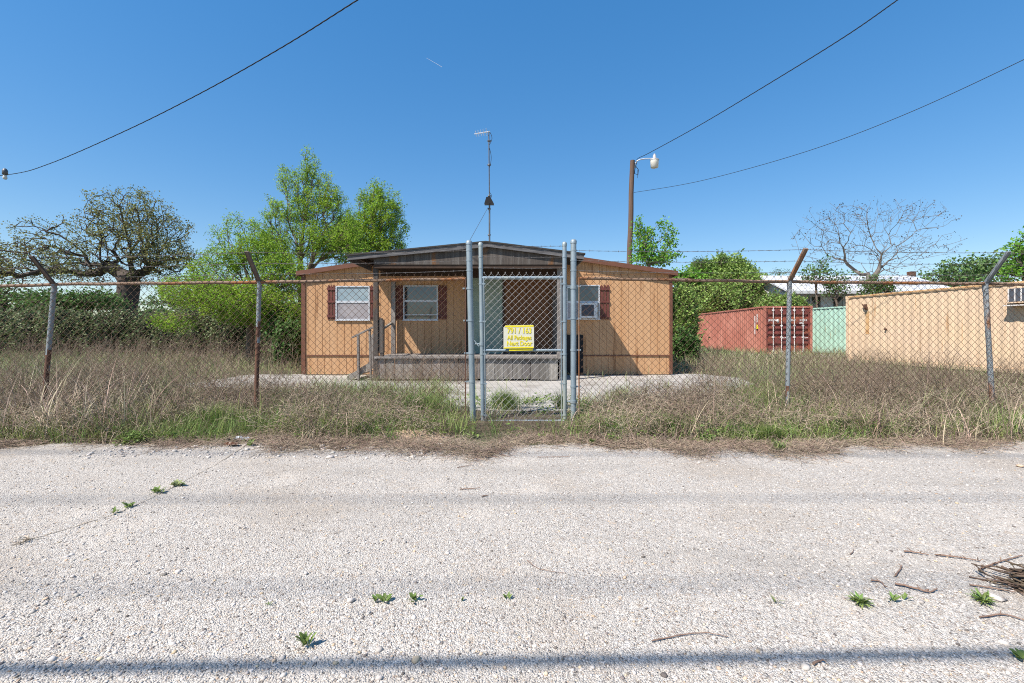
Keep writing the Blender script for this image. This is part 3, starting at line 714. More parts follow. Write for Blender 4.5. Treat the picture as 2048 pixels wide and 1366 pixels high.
b = MB(); b.box(-.206, -.201, .16, .76, 2.02, 2.38); b.build('grille', M['grille'], t)
b = MB()
for i in range(5): b.box(-.214, -.207, .17 + i * .14, .20 + i * .14, 2.02, 2.38)
b.box(-.26, .02, .08, .84, 1.90, 1.93); b.build('bracket', M['c_white'], t)

# ------------------------------------------------------------ white house behind
wh = thing('white_house', 'low white house with a pale metal roof behind the containers', 'house', (22, 33, 0))
D1 = 33.0; q = lambda px, py, D=D1: W(px, py, D)
zE = q(0, 584).z; zR = q(0, 556, 37).z + .1
xa, xb = q(1590, 0).x, q(1830, 0).x + 3
b = MB(); b.box(xa, xb, 34.2, 40, 0, zE + .02)
b.prism([(xa, 34.2, zE + .02), (xa, 40.2, zE + .02), (xa, 37.2, zR - .1)], (xb - xa, 0, 0))
b.build('wall', M['house_white'], wh)
b = MB()
b.prism([(xa - .5, D1, zE - .02), (xa - .5, D1, zE + .1), (xa - .5, 37.2, zR + .12), (xa - .5, 37.2, zR)], (xb - xa + 1, 0, 0))
b.prism([(xa - .5, 41.4, zE - .02), (xa - .5, 41.4, zE + .1), (xa - .5, 37.21, zR + .12), (xa - .5, 37.21, zR)], (xb - xa + 1, 0, 0))
b.box(xa - .5, xb, D1 - .03, D1 - .002, zE - .12, zE + .1)
b.build('roof', M['roof_metal'], wh)
b = MB()
for i in range(int((xb - xa) / .8)): b.beam((xa + i * .8, D1 - .0, zE + .115), (xa + i * .8, 37.2, zR + .135), .04, .03)
b.build('roof_seam', M['roof_metal'], wh)
for px in (1622, 1690):
    b = MB(); x = q(px, 0).x; b.box(x, x + 1.5, 34.16, 34.19, zE - 1.5, zE - .25); wn = b.build('window', M['glass'], wh)
    b = MB(); b.box(x - .08, x + 1.58, 34.10, 34.158, zE - .25, zE - .17); b.box(x - .08, x + 1.58, 34.10, 34.158, zE - 1.6, zE - 1.5); b.box(x + .7, x + .78, 34.12, 34.158, zE - 1.5, zE - .25); b.build('frame', M['house_white'], wn)
b = MB(); b.box(q(1822, 0, 37).x, q(1832, 0, 37).x, 37, 37.4, zR - .2, zR + .45); b.build('chimney', M['rust'], wh)

# ------------------------------------------------------------ chain link fences and gate
FD = 6.1
G = lambda px, py, D=FD: W(px, py, D)
def mesh_fence(x0, x1, ztf, zb_, rad, D, jitter=.004, w_=.047, top=.05):
    """woven chain link: zigzag wires hooked into each other"""
    n = int(round((x1 - x0) / w_)); A = []; B = []
    bul = lambda x, z: .012 * math.sin(x * 1.7 + 1) * math.sin(z * 2.3) + .006 * math.sin(x * 5.1 + z * 3)
    for i in range(n):
        xl = x0 + i * w_; zt = ztf(xl) + top; K = int(round((zt - zb_) / w_)); P = []
        for k in range(K + 1):
            x = xl if (k + i) % 2 == 0 else xl + w_
            z = zt - k * (zt - zb_) / K
            jx = .006 * math.sin(z * 3.1 + x * 2.0) * jitter / .004
            P.append((x + jx, D + bul(x, z) + (.003 if (k + i) % 2 else -.003), z))
        A += P[:-1]; B += P[1:]
        for e in (P[0],):        # twisted ends standing over the rail
            A.append(e); B.append((e[0] + .008, e[1] + .004, e[2] + .022))
            A.append(e); B.append((e[0] - .008, e[1] - .004, e[2] + .020))
    return prisms(A, B, rad, rad, 3)
def barbed(pts, sag=.02):
    """two twisted strands and four pointed barbs every 12 cm"""
    A = []; B = []; RA = []
    for a, b in zip(pts[:-1], pts[1:]):
        a = Vector(a); b = Vector(b); L = (b - a).length; n = max(2, int(L / .03)); d = (b - a) / L
        up = Vector((0, 0, 1)); sd = d.cross(up).normalized()
        def P(i, ph):
            t = i / n; c = a + (b - a) * t - up * (sag * 4 * t * (1 - t)) 
            return c + (up * math.cos(i * .9 + ph) + sd * math.sin(i * .9 + ph)) * .0022
        for ph in (0, math.pi):
            for i in range(n): A.append(P(i, ph)); B.append(P(i + 1, ph)); RA.append(.0019)
        m_ = int(L / .125)
        for j in range(m_):
            i = (j + .5) / m_ * n; c = (P(i, 0) + P(i, math.pi)) / 2
            for k in range(4):
                an = rnd.uniform(0, 6.28); v = (up * math.cos(an) + sd * math.sin(an)) * .016 + d * rnd.uniform(-.008, .008)
                A.append(c - v * .3); B.append(c + v); RA.append(.0015)
            A.append(c - d * .008); B.append(c + d * .008); RA.append(.0042)
    return prisms(A, B, RA, RA, 3)
def interp(tab):
    X = [t_[0] for t_ in tab]; Z = [t_[1] for t_ in tab]; return lambda x: float(np.interp(x, X, Z))
def fence(label, px0, px1, rail, posts, gate_x, gx_sign):
    t = thing('chain_link_fence', label, 'fence', (G((px0 + px1) / 2, 0).x, FD, 0))
    zt = interp([(G(a, 0).x, G(0, bb).z) for a, bb in rail])
    x0, x1 = G(px0, 0).x, G(px1, 0).x
    b = MB(); n = 24; b.tube([(x0 + (x1 - x0) * i / n, FD + .035, zt(x0 + (x1 - x0) * i / n) + .004 * math.sin(i * 2.1)) for i in range(n + 1)], .022, 10)
    nj = [x for x in np.arange(x0 + 1.4, x1, 3.1)]
    for x in nj: b.tube([(x, FD + .035, zt(x)), (x + .12, FD + .035, zt(x + .12))], .0245, 10)
    b.build('top_rail', M['rail_rust'], t)
    V, Fc = mesh_fence(x0, x1, zt, .03, .0025, FD)
    fast('wire_mesh', V, Fc, M['rust_wire'], t)
    b = MB(); b.tube([(x0 + (x1 - x0) * i / 60, FD + .005 * math.sin(i), .07 + .01 * math.sin(i * .8)) for i in range(61)], .002, 4); b.build('tension_wire', M['rust_wire'], t)
    arms = []
    for (ptx, pty, pbx, pby, tx, ty) in posts:
        top = G(ptx, pty) + Vector((0, .035, 0)); bot = G(pbx, pby); bot = Vector((bot.x, FD + .035, bot.z))
        d = (bot - top); bot = top + d * ((top.z + .05) / -d.z) if d.z < 0 else bot
        p_ = MB(); p_.tube([bot, top - Vector((0, 0, .01))], .026, 12); p_.tube([top - Vector((0, 0, .10)), top + Vector((0, 0, .015))], .035, 12)
        for zf in (.25, .5, .75):
            c_ = bot.lerp(top, zf); p_.tube([c_ - Vector((0, 0, .003)), c_ + Vector((0, 0, .003))], .033, 10)
        n_ = 26; p_ = MB(); p_.tube([bot.lerp(top - Vector((0, 0, .01)), i / n_) for i in range(n_ + 1)], .029, 12); p_.tube([top - Vector((0, 0, .10)), top + Vector((0, 0, .015))], .031, 12)
        lvl = {103: .50, 516: .66, 1582: .14, 1976: .10}[ptx] * top.z
        po_ = p_.build('fence_post', [M['post_grey'], M['rust']], t)
        for f_ in po_.data.polygons:
            ang_ = math.atan2(f_.center.y, f_.center.x - 0)
            f_.material_index = 1 if f_.center.z < lvl + .22 * math.sin(f_.index * 12.9898) * (1 if lvl > .6 else 1.0) else 0
        Dt = 5.84; tip = W(tx, ty, Dt); a0 = top + Vector((0, -.01, .02))
        arm = MB(); arm.beam(a0, tip, .052, .014); 
        dd = (tip - a0); sdv = Vector((1, 0, 0)) * .024
        arm.beam(a0 + sdv, tip + sdv, .004, .03); arm.beam(a0 - sdv, tip - sdv, .004, .03)
        arm.build('extension_arm', M['old_arm'] if ptx < 600 else (M['rail_rust'] if ptx < 1700 else M['post_grey']), t)
        arms.append((a0, tip))
    lo, hi = px0, px1
    for fz, gz in ((.97, 501), (.62, 521), (.26, 541)):
        pts_ = [a.lerp(tp, fz) for a, tp in arms]
        gp = G(gate_x, gz)
        ext = pts_[0] + (pts_[0] - pts_[1]) * .35 if gx_sign > 0 else pts_[-1] + (pts_[-1] - pts_[-2]) * .35
        pts_ = ([ext] + pts_ + [gp]) if gx_sign > 0 else ([gp] + pts_ + [ext])
        V, Fc = barbed(pts_); fast('barbed_wire', V, Fc, M['barb'], t)
    # rusty tension bar at the gate end
    xb_ = x1 if gx_sign > 0 else x0
    b = MB(); b.tube([(xb_, FD - .004, .08), (xb_, FD - .004, zt(xb_) + .01)], .0085, 6)
    b.build('tension_bar', M['rust'] if gx_sign > 0 else M['rail_rust'], t)
    return t, zt
fl_, ztL = fence('rusty chain link fence with barbed wire arms, left of the gate', -170, 931, [(-170, 573), (0, 572), (107, 568), (515, 564), (931, 557)],
      [(103, 570, 82, 820, 62, 512), (516, 565, 508, 845, 493, 503)], 936, 1)
fr_, ztR = fence('rusty chain link fence with barbed wire arms, right of the gate', 1158, 2220, [(1158, 556), (1580, 563), (1975, 567), (2220, 569)],
      [(1582, 563, 1578, 800, 1612, 497), (1976, 568, 1991, 825, 2018, 503)], 1150, -1)
# big gate posts belong to the fences
def gate_post(pt, pb, r, t, zs_, side):
    b = MB(); top = Vector((G(*pt).x, FD, G(*pt).z)); bot = Vector((G(*pb).x, FD, -.05))
    n = 8; b.tube([bot.lerp(top, i / n) for i in range(n + 1)], r, 16)
    g_ = b.build('gate_post', M['galv'], t)
    c_ = MB(); c_.lathe(top, [(r + .004, -.035), (r + .005, 0), (r * .8, .018), (.002, .028)], 16); c_.build('post_cap', M['galv'], g_)
    for py in zs_:
        c_ = MB(); z = G(0, py).z; tt = (z - bot.z) / (top.z - bot.z); p_ = bot.lerp(top, tt)
        c_.tube([p_ - Vector((0, 0, .012)), p_ + Vector((0, 0, .012))], r + .005, 16)
        c_.box(min(p_.x, p_.x + side * .10), max(p_.x, p_.x + side * .10), FD - .004, FD + .004, z - .011, z + .011)
        c_.tube([(p_.x + side * .085, FD - .02, z), (p_.x + side * .085, FD + .02, z)], .008, 6); c_.build('brace_band', M['galv'], g_)
    # thin upper bands that hold the barbed wire
    for py in (501, 521, 541):
        c_ = MB(); z = G(0, py).z; tt = (z - bot.z) / (top.z - bot.z); p_ = bot.lerp(top, tt); c_.tube([p_ - Vector((0, 0, .01)), p_ + Vector((0, 0, .01))], r + .004, 16); c_.build('wire_band', M['galv'], g_)
gate_post((938, 484), (946, 860), .040, fl_, (577, 641, 706, 763), -1)
gate_post((1147, 482), (1147, 850), .039, fr_, (573, 637, 700, 773), 1)
# the gate
gt = thing('walk_gate', 'narrow galvanised chain link walk gate carrying a yellow sign, between the two tall posts', 'gate', (G(1045, 0).x, FD, 0))
GD = FD
b = MB(); L0, L1 = G(961, 487), G(966, 845); R0, R1 = G(1129, 486), G(1129.5, 838)
for a, c_ in ((L0, L1), (R0, R1)): b.tube([a, c_], .0285, 14); b.lathe(a, [(.032, -.03), (.033, 0), (.02, .014), (.002, .02)], 12)
for py, r in ((556, .0235), (701, .019), (843, .0235)):
    yy = G(0, py).z; xl = np.interp(py, [487, 845], [961, 966]); xr = np.interp(py, [486, 838], [1129, 1129.5])
    b.tube([G(xl, py), G(xr, py - .5)], r, 12)
b.build('gate_frame', M['galv'], gt)
def zg(x): return G(0, 555).z
V, Fc = mesh_fence(G(969, 0).x, G(1122, 0).x, zg, G(0, 845).z, .0018, FD - .018, jitter=.002)
fast('wire_mesh', V, Fc, M['galv_wire'], gt)
for xa_, xb_ in ((967.5, 971.5), (1122, 1123)):
    b = MB(); b.tube([G(xa_, 555, FD - .02), G(xb_, 842, FD - .02)], .0075, 6); b.build('tension_bar', M['galv'], gt)
for py in (491, 514, 536):
    for xl in (np.interp(py, [487, 845], [961, 966]), 1129):
        b = MB(); b.tube([G(xl, py - 1.6), G(xl, py + 1.6)], .032, 12); b.build('wire_band', M['galv'], gt)
for py in (568, 643, 708, 767, 830):
    for xx, sg in ((np.interp(py, [487, 845], [961, 966]), 1), (1129.3, -1)):
        b = MB(); b.tube([G(xx, py - 1.6), G(xx, py + 1.6)], .033, 12); c_ = G(xx, py); b.box(min(c_.x, c_.x + sg * .06), max(c_.x, c_.x + sg * .06), FD - .026, FD - .018, c_.z - .01, c_.z + .01); b.build('brace_band', M['galv'], gt)
for py in (491.5, 513.5, 535.5):
    V, Fc = barbed([G(961, py), G(1129, py + .5)], sag=.006); fast('barbed_wire', V, Fc, M['barb'], gt)
for py in (575, 803):
    b = MB(); c_ = G(1129, py); d_ = G(1147, py)
    b.box(c_.x, d_.x, FD - .012, FD + .012, c_.z - .018, c_.z + .018) if False else b.tube([(c_.x + .03, FD, c_.z), (d_.x - .045, FD, c_.z)], .012, 8)
    b.tube([(d_.x - .0, FD, c_.z - .02), (d_.x, FD, c_.z + .02)], .047, 14); b.build('hinge', M['galv'], gt)
b = MB(); c_ = G(963.5, 688); d_ = G(941, 688)
b.tube([(d_.x + .05, FD, c_.z), (c_.x - .02, FD, c_.z)], .010, 8); b.tube([(c_.x, FD, c_.z - .02), (c_.x, FD, c_.z + .02)], .036, 12); b.beam((c_.x - .04, FD - .01, c_.z - .03), (c_.x - .1, FD - .01, c_.z + .05), .02, .012)
b.build('latch', M['galv'], gt)
# the sign hung on the gate
sg0 = G(1007, 697, FD - .04); sg1 = G(1068, 650, FD - .04)
sn = thing('gate_sign', 'yellow and grey sign with package directions, wired to the gate', 'sign', (G(1037, 0).x, FD - .04, sg0.z))
W_ = sg1.x - sg0.x; H_ = sg1.z - sg0.z; tilt = math.radians(-.8)
def S(u, v, y=0): # corner of the slightly tilted board
    return Vector((sg0.x + u * W_, FD - .042 + y, sg0.z + v * H_ - (u - .5) * W_ * math.sin(tilt)))
b = MB(); b.prism([S(0, 0), S(1, 0), S(1, .93), S(.97, 1), S(.06, .99), S(0, .9)], (0, .005, 0)); b.build('board', M['sign_grey'], sn)
b = MB(); b.prism([S(.03, .92, -.003), S(.985, .92, -.003), S(.985, .985, -.003), S(.07, .985, -.003)], (0, .0025, 0)); b.prism([S(.01, .01, -.003), S(.985, .01, -.003), S(.985, .075, -.003), S(.01, .06, -.003)], (0, .0025, 0)); b.build('yellow_edge', M['sign_yellow'], sn)
b = MB(); b.prism([S(.18, -.10, .008), S(.96, -.085, .008), S(.97, .2, .008), S(.18, .2, .008)], (0, .004, 0)); b.build('lower_board', M['sign_yellow'], sn)
for st_, v, sz, xw in (('791 / 163', .65, .108, .80), ('All Packages', .385, .082, .80), ('Next Door', .13, .088, .84)):
    p_ = S(.52, v, -.0035)
    off_text(st_, sz, 'lettering', M['sign_yellow'], sn, p_, ext=.0015, bold=.0018, align='CENTER', sx=xw)

# ------------------------------------------------------------ yard light pole and overhead wires
PO = 20.0
pb_, pt_ = W(1257, 664, PO), W(1264.5, 321, PO); pb_.z = 0; 
lp = thing('light_pole', 'leaning wooden pole with a yard light, to the right behind the home', 'pole', (pb_.x, PO, 0))
d_ = (pt_ - W(1259, 527, PO)); pb_ = pt_ - d_ * (pt_.z / d_.z)
n = 12; b = MB(); b.tube([pb_.lerp(pt_, i / n) + Vector((.012 * math.sin(i * 1.7), 0, 0)) for i in range(n + 1)], [.135 - .035 * i / n for i in range(n + 1)], 12); b.build('pole', M['pole_wood'], lp)
b = MB(); P2 = lambda px, py, y=0: W(px, py, PO) + Vector((0, y, 0))
b.tube([P2(1269, 336), P2(1270, 328), P2(1274, 322), P2(1280, 319), P2(1290, 317.5), P2(1305, 317)], .028, 8); b.build('lamp_arm', M['alu'], lp)
b = MB(); c_ = P2(1309, 320)
b.lathe(c_, [(.195, -.02), (.20, .0), (.17, .03), (.075, .05), (.07, .20), (.045, .22), (.04, .27), (.002, .28)], 16); b.build('lamp_head', M['galv_wire'], lp)
b = MB(); b.lathe(c_, [(.14, -.34), (.165, -.33), (.185, -.03), (.185, -.021)], 16); b.build('lamp_lens', mat('lens', (0.62, 0.56, 0.46), (0.70, 0.68, 0.62), 14, .25), lp)
b = MB(); b.tube([P2(1270, 330), P2(1277, 340), P2(1276, 350), P2(1269, 347), P2(1270, 338), P2(1275, 320)], .014, 6); b.tube([P2(1275, 340), P2(1275, 356)], .008, 5); b.build('loose_cable', M['cable'], lp)
def spline(pts, n=24, tw=None):
    pts = [Vector(p) for p in pts]; out = []
    for i in range(len(pts) - 1):
        p0, p1, p2, p3 = pts[max(i - 1, 0)], pts[i], pts[i + 1], pts[min(i + 2, len(pts) - 1)]
        for k in range(n):
            t_ = k / n; out.append(.5 * ((2 * p1) + (p2 - p0) * t_ + (2 * p0 - 5 * p1 + 4 * p2 - p3) * t_ ** 2 + (3 * p1 - p0 - 3 * p2 + p3) * t_ ** 3))
    out.append(pts[-1]); return out
def wire(name, label, pts, r, twist=0.0, cat='cable', group=None):
    c = spline(pts, 40); A = []; B = []
    if twist:
        for ph in (0, 2.1, 4.2):
            q_ = [p + Vector((0, math.cos(i * .55 + ph), math.sin(i * .55 + ph))) * twist for i, p in enumerate(c)]
            A += q_[:-1]; B += q_[1:]
    else: A, B = c[:-1], c[1:]
    V, Fc = prisms(A, B, r, r, 6); o = fast(name, V, Fc, M['cable'], None, off=Vector(pts[0])); tag(o, label, cat, group); return o
wire('overhead_wire', 'twisted black overhead wire rising steeply from the yard light to the upper right',
     [W(1271, 326, 20), W(1276, 317, 19.8), W(1300, 305, 18.6), W(1400, 250, 15.2), W(1550, 160, 12), W(1690, 73, 10), W(1795, 0, 8.9), W(1900, -76, 8.1), W(2060, -200, 7.1), W(2300, -400, 6)], .0062, .0085)
wire('overhead_wire', 'black overhead wire running from the side of the light pole to the right edge',
     [W(1268, 385, 20), W(1400, 362, 17.8), W(1600, 307, 15), W(1800, 233, 12.8), W(2048, 119, 10.8), W(2280, 0, 9.4), W(2560, -150, 8.2), W(2900, -350, 7)], .0085)
wire('overhead_wire', 'twisted black overhead wire dropping from the upper middle to the left edge',
     [W(1400, -460, 5.6), W(1100, -252, 6.4), W(880, -105, 7.3), W(715, 0, 8.2), W(560, 97, 9.6), W(400, 187, 11.2), W(250, 262, 13), W(100, 327, 15.6), W(18, 349, 17.5), W(-120, 360, 20)], .0058, .0075)
bl = thing('hanging_bulb', 'bare light bulb in a grey socket hanging from the left overhead wire', 'light bulb', W(10, 346, 17.6))
c_ = W(10, 346, 17.6)
b = MB(); b.lathe(c_, [(.05, -.08), (.085, -.06), (.085, .1), (.05, .16), (.02, .18)], 12); b.build('socket', M['mast'], bl)
b = MB(); b.lathe(c_, [(.005, -.26), (.045, -.245), (.07, -.19), (.06, -.13), (.04, -.082)], 12); b.build('bulb', M['lamp_white'], bl)
# street cables passing over the road behind the viewer: only their shadows reach the picture
def shade_cable(py_l, py_r, z, r, lab):
    out = []
    for px, py in ((-700, py_l - (py_r - py_l) * .35), (0, py_l), (2048, py_r), (2700, py_r + (py_r - py_l) * .35)):
        D = H * F / (py - HZ); g_ = Vector(((px - CX) / F * D, D, 0)); out.append(g_ + SUN * (z / SUN.z))
    a, bb = out[1], out[2]; d = (bb - a); 
    p0 = a - d * 5; p1 = bb + d * 4; pts = [p0.lerp(p1, i / 10) for i in range(11)]
    o = wire('street_cable', lab, pts, r); return o
shade_cable(1340, 1308, 5.6, .025, 'thick low cable whose sharp dark shadow crosses the bottom of the road')
shade_cable(1180, 1165, 15, .013, 'second street cable casting a soft grey shadow band on the road')
shade_cable(1000, 996, 17, .014, 'high street cable casting a faint shadow band across the middle of the road')
shade_cable(905, 912, 17, .02, 'high street cable casting a faint shadow band along the road edge')

# contrail
a = W(853, 116, 6000); b_ = W(884, 134, 6000); V, Fc = prisms([a], [b_], [1.0], [1.8], 6)
o = fast('contrail', V, Fc, mat('vapour', (0.8, 0.8, 0.8), (0.8, 0.8, 0.8)), None, off=a); tag(o, 'short thin white contrail high in the sky above the antenna', 'contrail')

# ------------------------------------------------------------ trees
def grow(trunk, blobs, n, bf, step, jit, seed, tip=.006, expo=2.2):
    r2 = np.random.default_rng(seed)
    nodes = []; par = []; pl = []
    for i, p in enumerate(trunk):
        nodes.append(np.array(p, float)); par.append(i - 1); pl.append(0 if i == 0 else pl[-1] + np.linalg.norm(nodes[-1] - nodes[-2]))
    vol = np.array([b[1][0] * b[1][1] * b[1][2] * (b[2] if len(b) > 2 else 1) for b in blobs]); vol = vol / vol.sum()
    T = []
    for b, v_ in zip(blobs, vol):
        m_ = max(6, int(n * v_)); u = r2.normal(0, 1, (m_, 3)); u /= np.linalg.norm(u, axis=1, keepdims=True)
        rad = r2.random(m_) ** (1 / 2.6)
        T.append(np.array(b[0]) + u * rad[:, None] * np.array(b[1]))
    T = np.concatenate(T); top = nodes[-1]
    T = T[np.argsort(np.linalg.norm(T - top, axis=1) + r2.normal(0, .3, len(T)))]
    X = np.zeros((len(T) * 14 + 100, 3)); PL = np.zeros(len(X)); m_ = len(nodes)
    X[:m_] = nodes; PL[:m_] = pl
    ok0 = max(1, int(len(trunk) * .5)); tips = []
    for tpt in T:
        d = np.linalg.norm(X[:m_] - tpt, axis=1) + bf * PL[:m_]; d[:ok0] += 50
        j = int(np.argmin(d)); a = X[j].copy(); L = np.linalg.norm(tpt - a)
        if L < 1e-3 or m_ > len(X) - 20: continue
        k = max(1, min(10, int(L / step))); prev = j
        perp = r2.normal(0, 1, 3)
        for q_ in range(1, k + 1):
            t_ = q_ / k; p = a + (tpt - a) * t_ + perp * math.sin(math.pi * t_) * L * jit * .6 + (r2.normal(0, jit, 3) * L / k if q_ < k else 0)
            p[2] += math.sin(math.pi * t_) * L * -.04
            X[m_] = p; PL[m_] = PL[prev] + L / k; par.append(prev); prev = m_; m_ += 1
        tips.append(prev)
    X = X[:m_]; par = np.array(par); rr = np.zeros(m_)
    for i in range(m_ - 1, 0, -1):
        if rr[i] == 0: rr[i] = tip ** expo
        rr[par[i]] += rr[i]
    rr = rr ** (1 / expo)
    return X, par, rr, np.array(tips)
def tree(name, label, cat, base, trunk, tr, blobs, n, bark, leafm, lsize, lper, lspread, bf=.4, step=.5, jit=.12, seed=1, tip=.006, expo=2.2, group=None, aspect=.55, maxr=None, droop=0.0, leafr=3.0, cname='crown', minr=0.0):
    X, par, rr, tips = grow(trunk, blobs, n, bf, step, jit, seed, tip, expo)
    sc_ = tr / rr[0]; rr = np.maximum(np.where(rr > tip * 4, rr * (1 + (sc_ - 1) * np.clip((rr - tip * 4) / (rr[0] - tip * 4 + 1e-9), 0, 1)), rr), minr)
    rr[1:len(trunk)] = np.maximum(rr[1:len(trunk)], tr * np.linspace(1, .62, len(trunk))[1:])
    rr[0] = tr * 1.35
    t = thing(name, label, cat, base, group)
    idx = np.arange(1, len(X)); thick = rr[idx] > max(tip * 6, .03)
    A = X[par[idx]]; B = X[idx]; ra = np.minimum(rr[par[idx]], rr[idx] * 1.6 + .004); ra[:len(trunk)] = rr[par[idx]][:len(trunk)]; rb = rr[idx]
    parts = [prisms(A[thick], B[thick] + (B[thick] - A[thick]) * .06, ra[thick], rb[thick], 9)]
    if (~thick).any(): parts.append(prisms(A[~thick], B[~thick], ra[~thick], rb[~thick], 4))
    V, Fc = joinVF(parts); fast('trunk', V, Fc, bark, t, smooth=True)
    if leafm is not None:
        thin = np.where(rr < tip * leafr)[0]; thin = thin[thin >= len(trunk)]
        P = np.repeat(X[thin], lper, 0) + R.normal(0, lspread, (len(thin) * lper, 3))
        P[:, 2] -= np.abs(R.normal(0, droop, len(P))) if droop else 0
        V, Fc = leaves(P, lsize * R.uniform(.6, 1.3, len(P)), aspect); fast(cname, V, Fc, leafm, t)
    return t, X, rr
def bp_(px, py, D, rx, rz, ry=None, w_=1.0):
    """a crown lobe: centre seen at px,py at distance D, half sizes in photo pixels"""
    c = W(px, py, D); k = D / F; return (tuple(c), (rx * k, (ry if ry else rx) * k, rz * k), w_)
# old oak, left
DO = 35.0; o_ = W(250, 664, DO)
trk = [(o_.x, DO, 0)] + [tuple(W(px, py, DO)) for px, py in ((252, 625), (254, 600), (257, 580), (258, 560))]
tree('oak_tree', 'big old oak with gnarled dark limbs and sparse brownish spring leaves, at the left', 'tree', (o_.x, DO, 0), trk, .72,
     [bp_(258, 425, DO, 78, 48), bp_(310, 455, DO, 62, 42), bp_(205, 450, DO, 50, 36), bp_(265, 490, DO, 95, 40), bp_(340, 520, DO, 62, 36, 60, 2.2), bp_(80, 470, DO, 48, 34), bp_(50, 520, DO, 95, 38),
      bp_(140, 520, DO, 70, 40), bp_(0, 540, DO, 60, 30), bp_(180, 545, DO, 60, 24), bp_(-60, 530, DO, 60, 34), bp_(120, 440, DO, 14, 16), bp_(280, 540, DO, 50, 34)],
     2000, M['bark_dark'], M['oak_leaf'], .15, 17, .19, bf=.22, step=.55, jit=.22, seed=4, tip=.017, expo=2.3, aspect=.6, leafr=1.25)
# the willowy green trees beside the home
DW = 18.5; o_ = W(604, 664, DW)
trk = [(o_.x, DW, 0)] + [tuple(W(px, py, DW)) for px, py in ((603, 620), (602, 570), (601, 520), (602, 490))]
tree('willow_tree', 'tall feathery bright green tree with an upright crown, just left of the home', 'tree', (o_.x, DW, 0), trk, .14,
     [bp_(620, 335, DW, 22, 44, 20), bp_(600, 375, DW, 24, 40, 22), bp_(572, 360, DW, 18, 34, 20), bp_(655, 372, DW, 20, 34, 20), bp_(668, 410, DW, 28, 34, 26), bp_(630, 410, DW, 34, 46, 30), bp_(590, 430, DW, 34, 46, 30), bp_(545, 425, DW, 20, 34, 22), bp_(530, 465, DW, 26, 28), bp_(640, 480, DW, 50, 44), bp_(690, 490, DW, 36, 40), bp_(700, 450, DW, 22, 40), bp_(560, 490, DW, 40, 40), bp_(715, 500, DW, 24, 24)],
     1500, M['bark_brown'], M['willow_leaf'], .10, 24, .075, bf=.75, step=.4, jit=.07, seed=5, tip=.0055, aspect=.26, droop=.06, leafr=2.2)
DW2 = 17.0; o_ = W(500, 664, DW2)
trk = [(o_.x, DW2, 0)] + [tuple(W(px, py, DW2)) for px, py in ((502, 630), (503, 600), (505, 575))]
tree('willow_tree', 'bushy yellow green tree leaning left with drooping sprays, between the oak and the home', 'tree', (o_.x, DW2, 0), trk, .12,
     [bp_(468, 450, DW2, 18, 26), bp_(500, 462, DW2, 20, 26), bp_(440, 470, DW2, 20, 22), bp_(515, 500, DW2, 44, 34), bp_(455, 520, DW2, 44, 38), bp_(560, 550, DW2, 56, 50), bp_(400, 580, DW2 - 1, 64, 34), bp_(395, 540, DW2, 26, 24), bp_(340, 570, DW2, 30, 20), bp_(480, 600, DW2 - 1, 84, 44), bp_(350, 640, DW2 - 1.5, 40, 20), bp_(560, 620, DW2 - .8, 50, 40)],
     2000, M['bark_brown'], M['willow_leaf'], .10, 24, .085, bf=.6, step=.4, jit=.09, seed=6, tip=.0055, aspect=.28, droop=.08, leafr=2.2)
DW3 = 25.5; o_ = W(728, 664, DW3)
trk = [(o_.x, DW3, 0)] + [tuple(W(px, py, DW3)) for px, py in ((729, 600), (730, 540), (732, 500))]
tree('willow_tree', 'rounded bright green tree behind the left end of the home roof', 'tree', (o_.x, DW3, 0), trk, .16,
     [bp_(760, 385, DW3, 24, 26), bp_(790, 410, DW3, 18, 26), bp_(735, 400, DW3, 20, 26), bp_(760, 430, DW3, 44, 40), bp_(795, 465, DW3, 22, 30), bp_(720, 470, DW3, 50, 44), bp_(690, 470, DW3, 34, 44), bp_(770, 490, DW3, 44, 24)],
     1300, M['bark_brown'], M['willow_leaf'], .135, 24, .11, bf=.7, step=.5, jit=.07, seed=7, tip=.007, aspect=.28, droop=.06, leafr=2.2)
# sapling at the pole
DS = 18.6; o_ = W(1300, 664, DS)
trk = [(o_.x, DS, 0)] + [tuple(W(px, py, DS)) for px, py in ((1300, 600), (1298, 560), (1298, 530))]
tree('sapling', 'fresh green sapling growing up beside the light pole', 'tree', (o_.x, DS, 0), trk, .07,
     [bp_(1275, 455, DS, 13, 24), bp_(1292, 490, DS, 26, 34), bp_(1325, 445, DS, 12, 12), bp_(1338, 480, DS, 16, 28), bp_(1318, 515, DS, 34, 16), bp_(1355, 508, DS, 12, 5), bp_(1283, 520, DS, 20, 16)],
     330, M['bark_brown'], M['fresh_leaf'], .11, 11, .08, bf=.5, step=.3, jit=.09, seed=8, tip=.005, aspect=.6, leafr=2.0)
# bare tree, right
DB = 34.0; o_ = W(1742, 664, DB)
trk = [(o_.x, DB, 0)] + [tuple(W(px, py, DB)) for px, py in ((1742, 610), (1741, 585), (1741, 565))]
t, X, rr = tree('bare_tree', 'pale leafless tree with spreading forked branches behind the tan container', 'tree', (o_.x, DB, 0), trk, .27,
     [bp_(1660, 440, DB, 60, 34), bp_(1620, 470, DB, 44, 34), bp_(1690, 430, DB, 50, 34), bp_(1760, 430, DB, 60, 34), bp_(1820, 425, DB, 50, 26), bp_(1870, 440, DB, 46, 26), bp_(1860, 490, DB, 60, 26), bp_(1720, 490, DB, 80, 36), bp_(1800, 500, DB, 60, 36), bp_(1800, 545, DB, 60, 18), bp_(1650, 510, DB, 50, 28)],
     900, M['bark_grey'], M['bark_dark'], .10, 2, .12, bf=.32, step=.5, jit=.20, seed=10, tip=.007, expo=2.5, aspect=.7, leafr=1.1, cname='seed_pods')
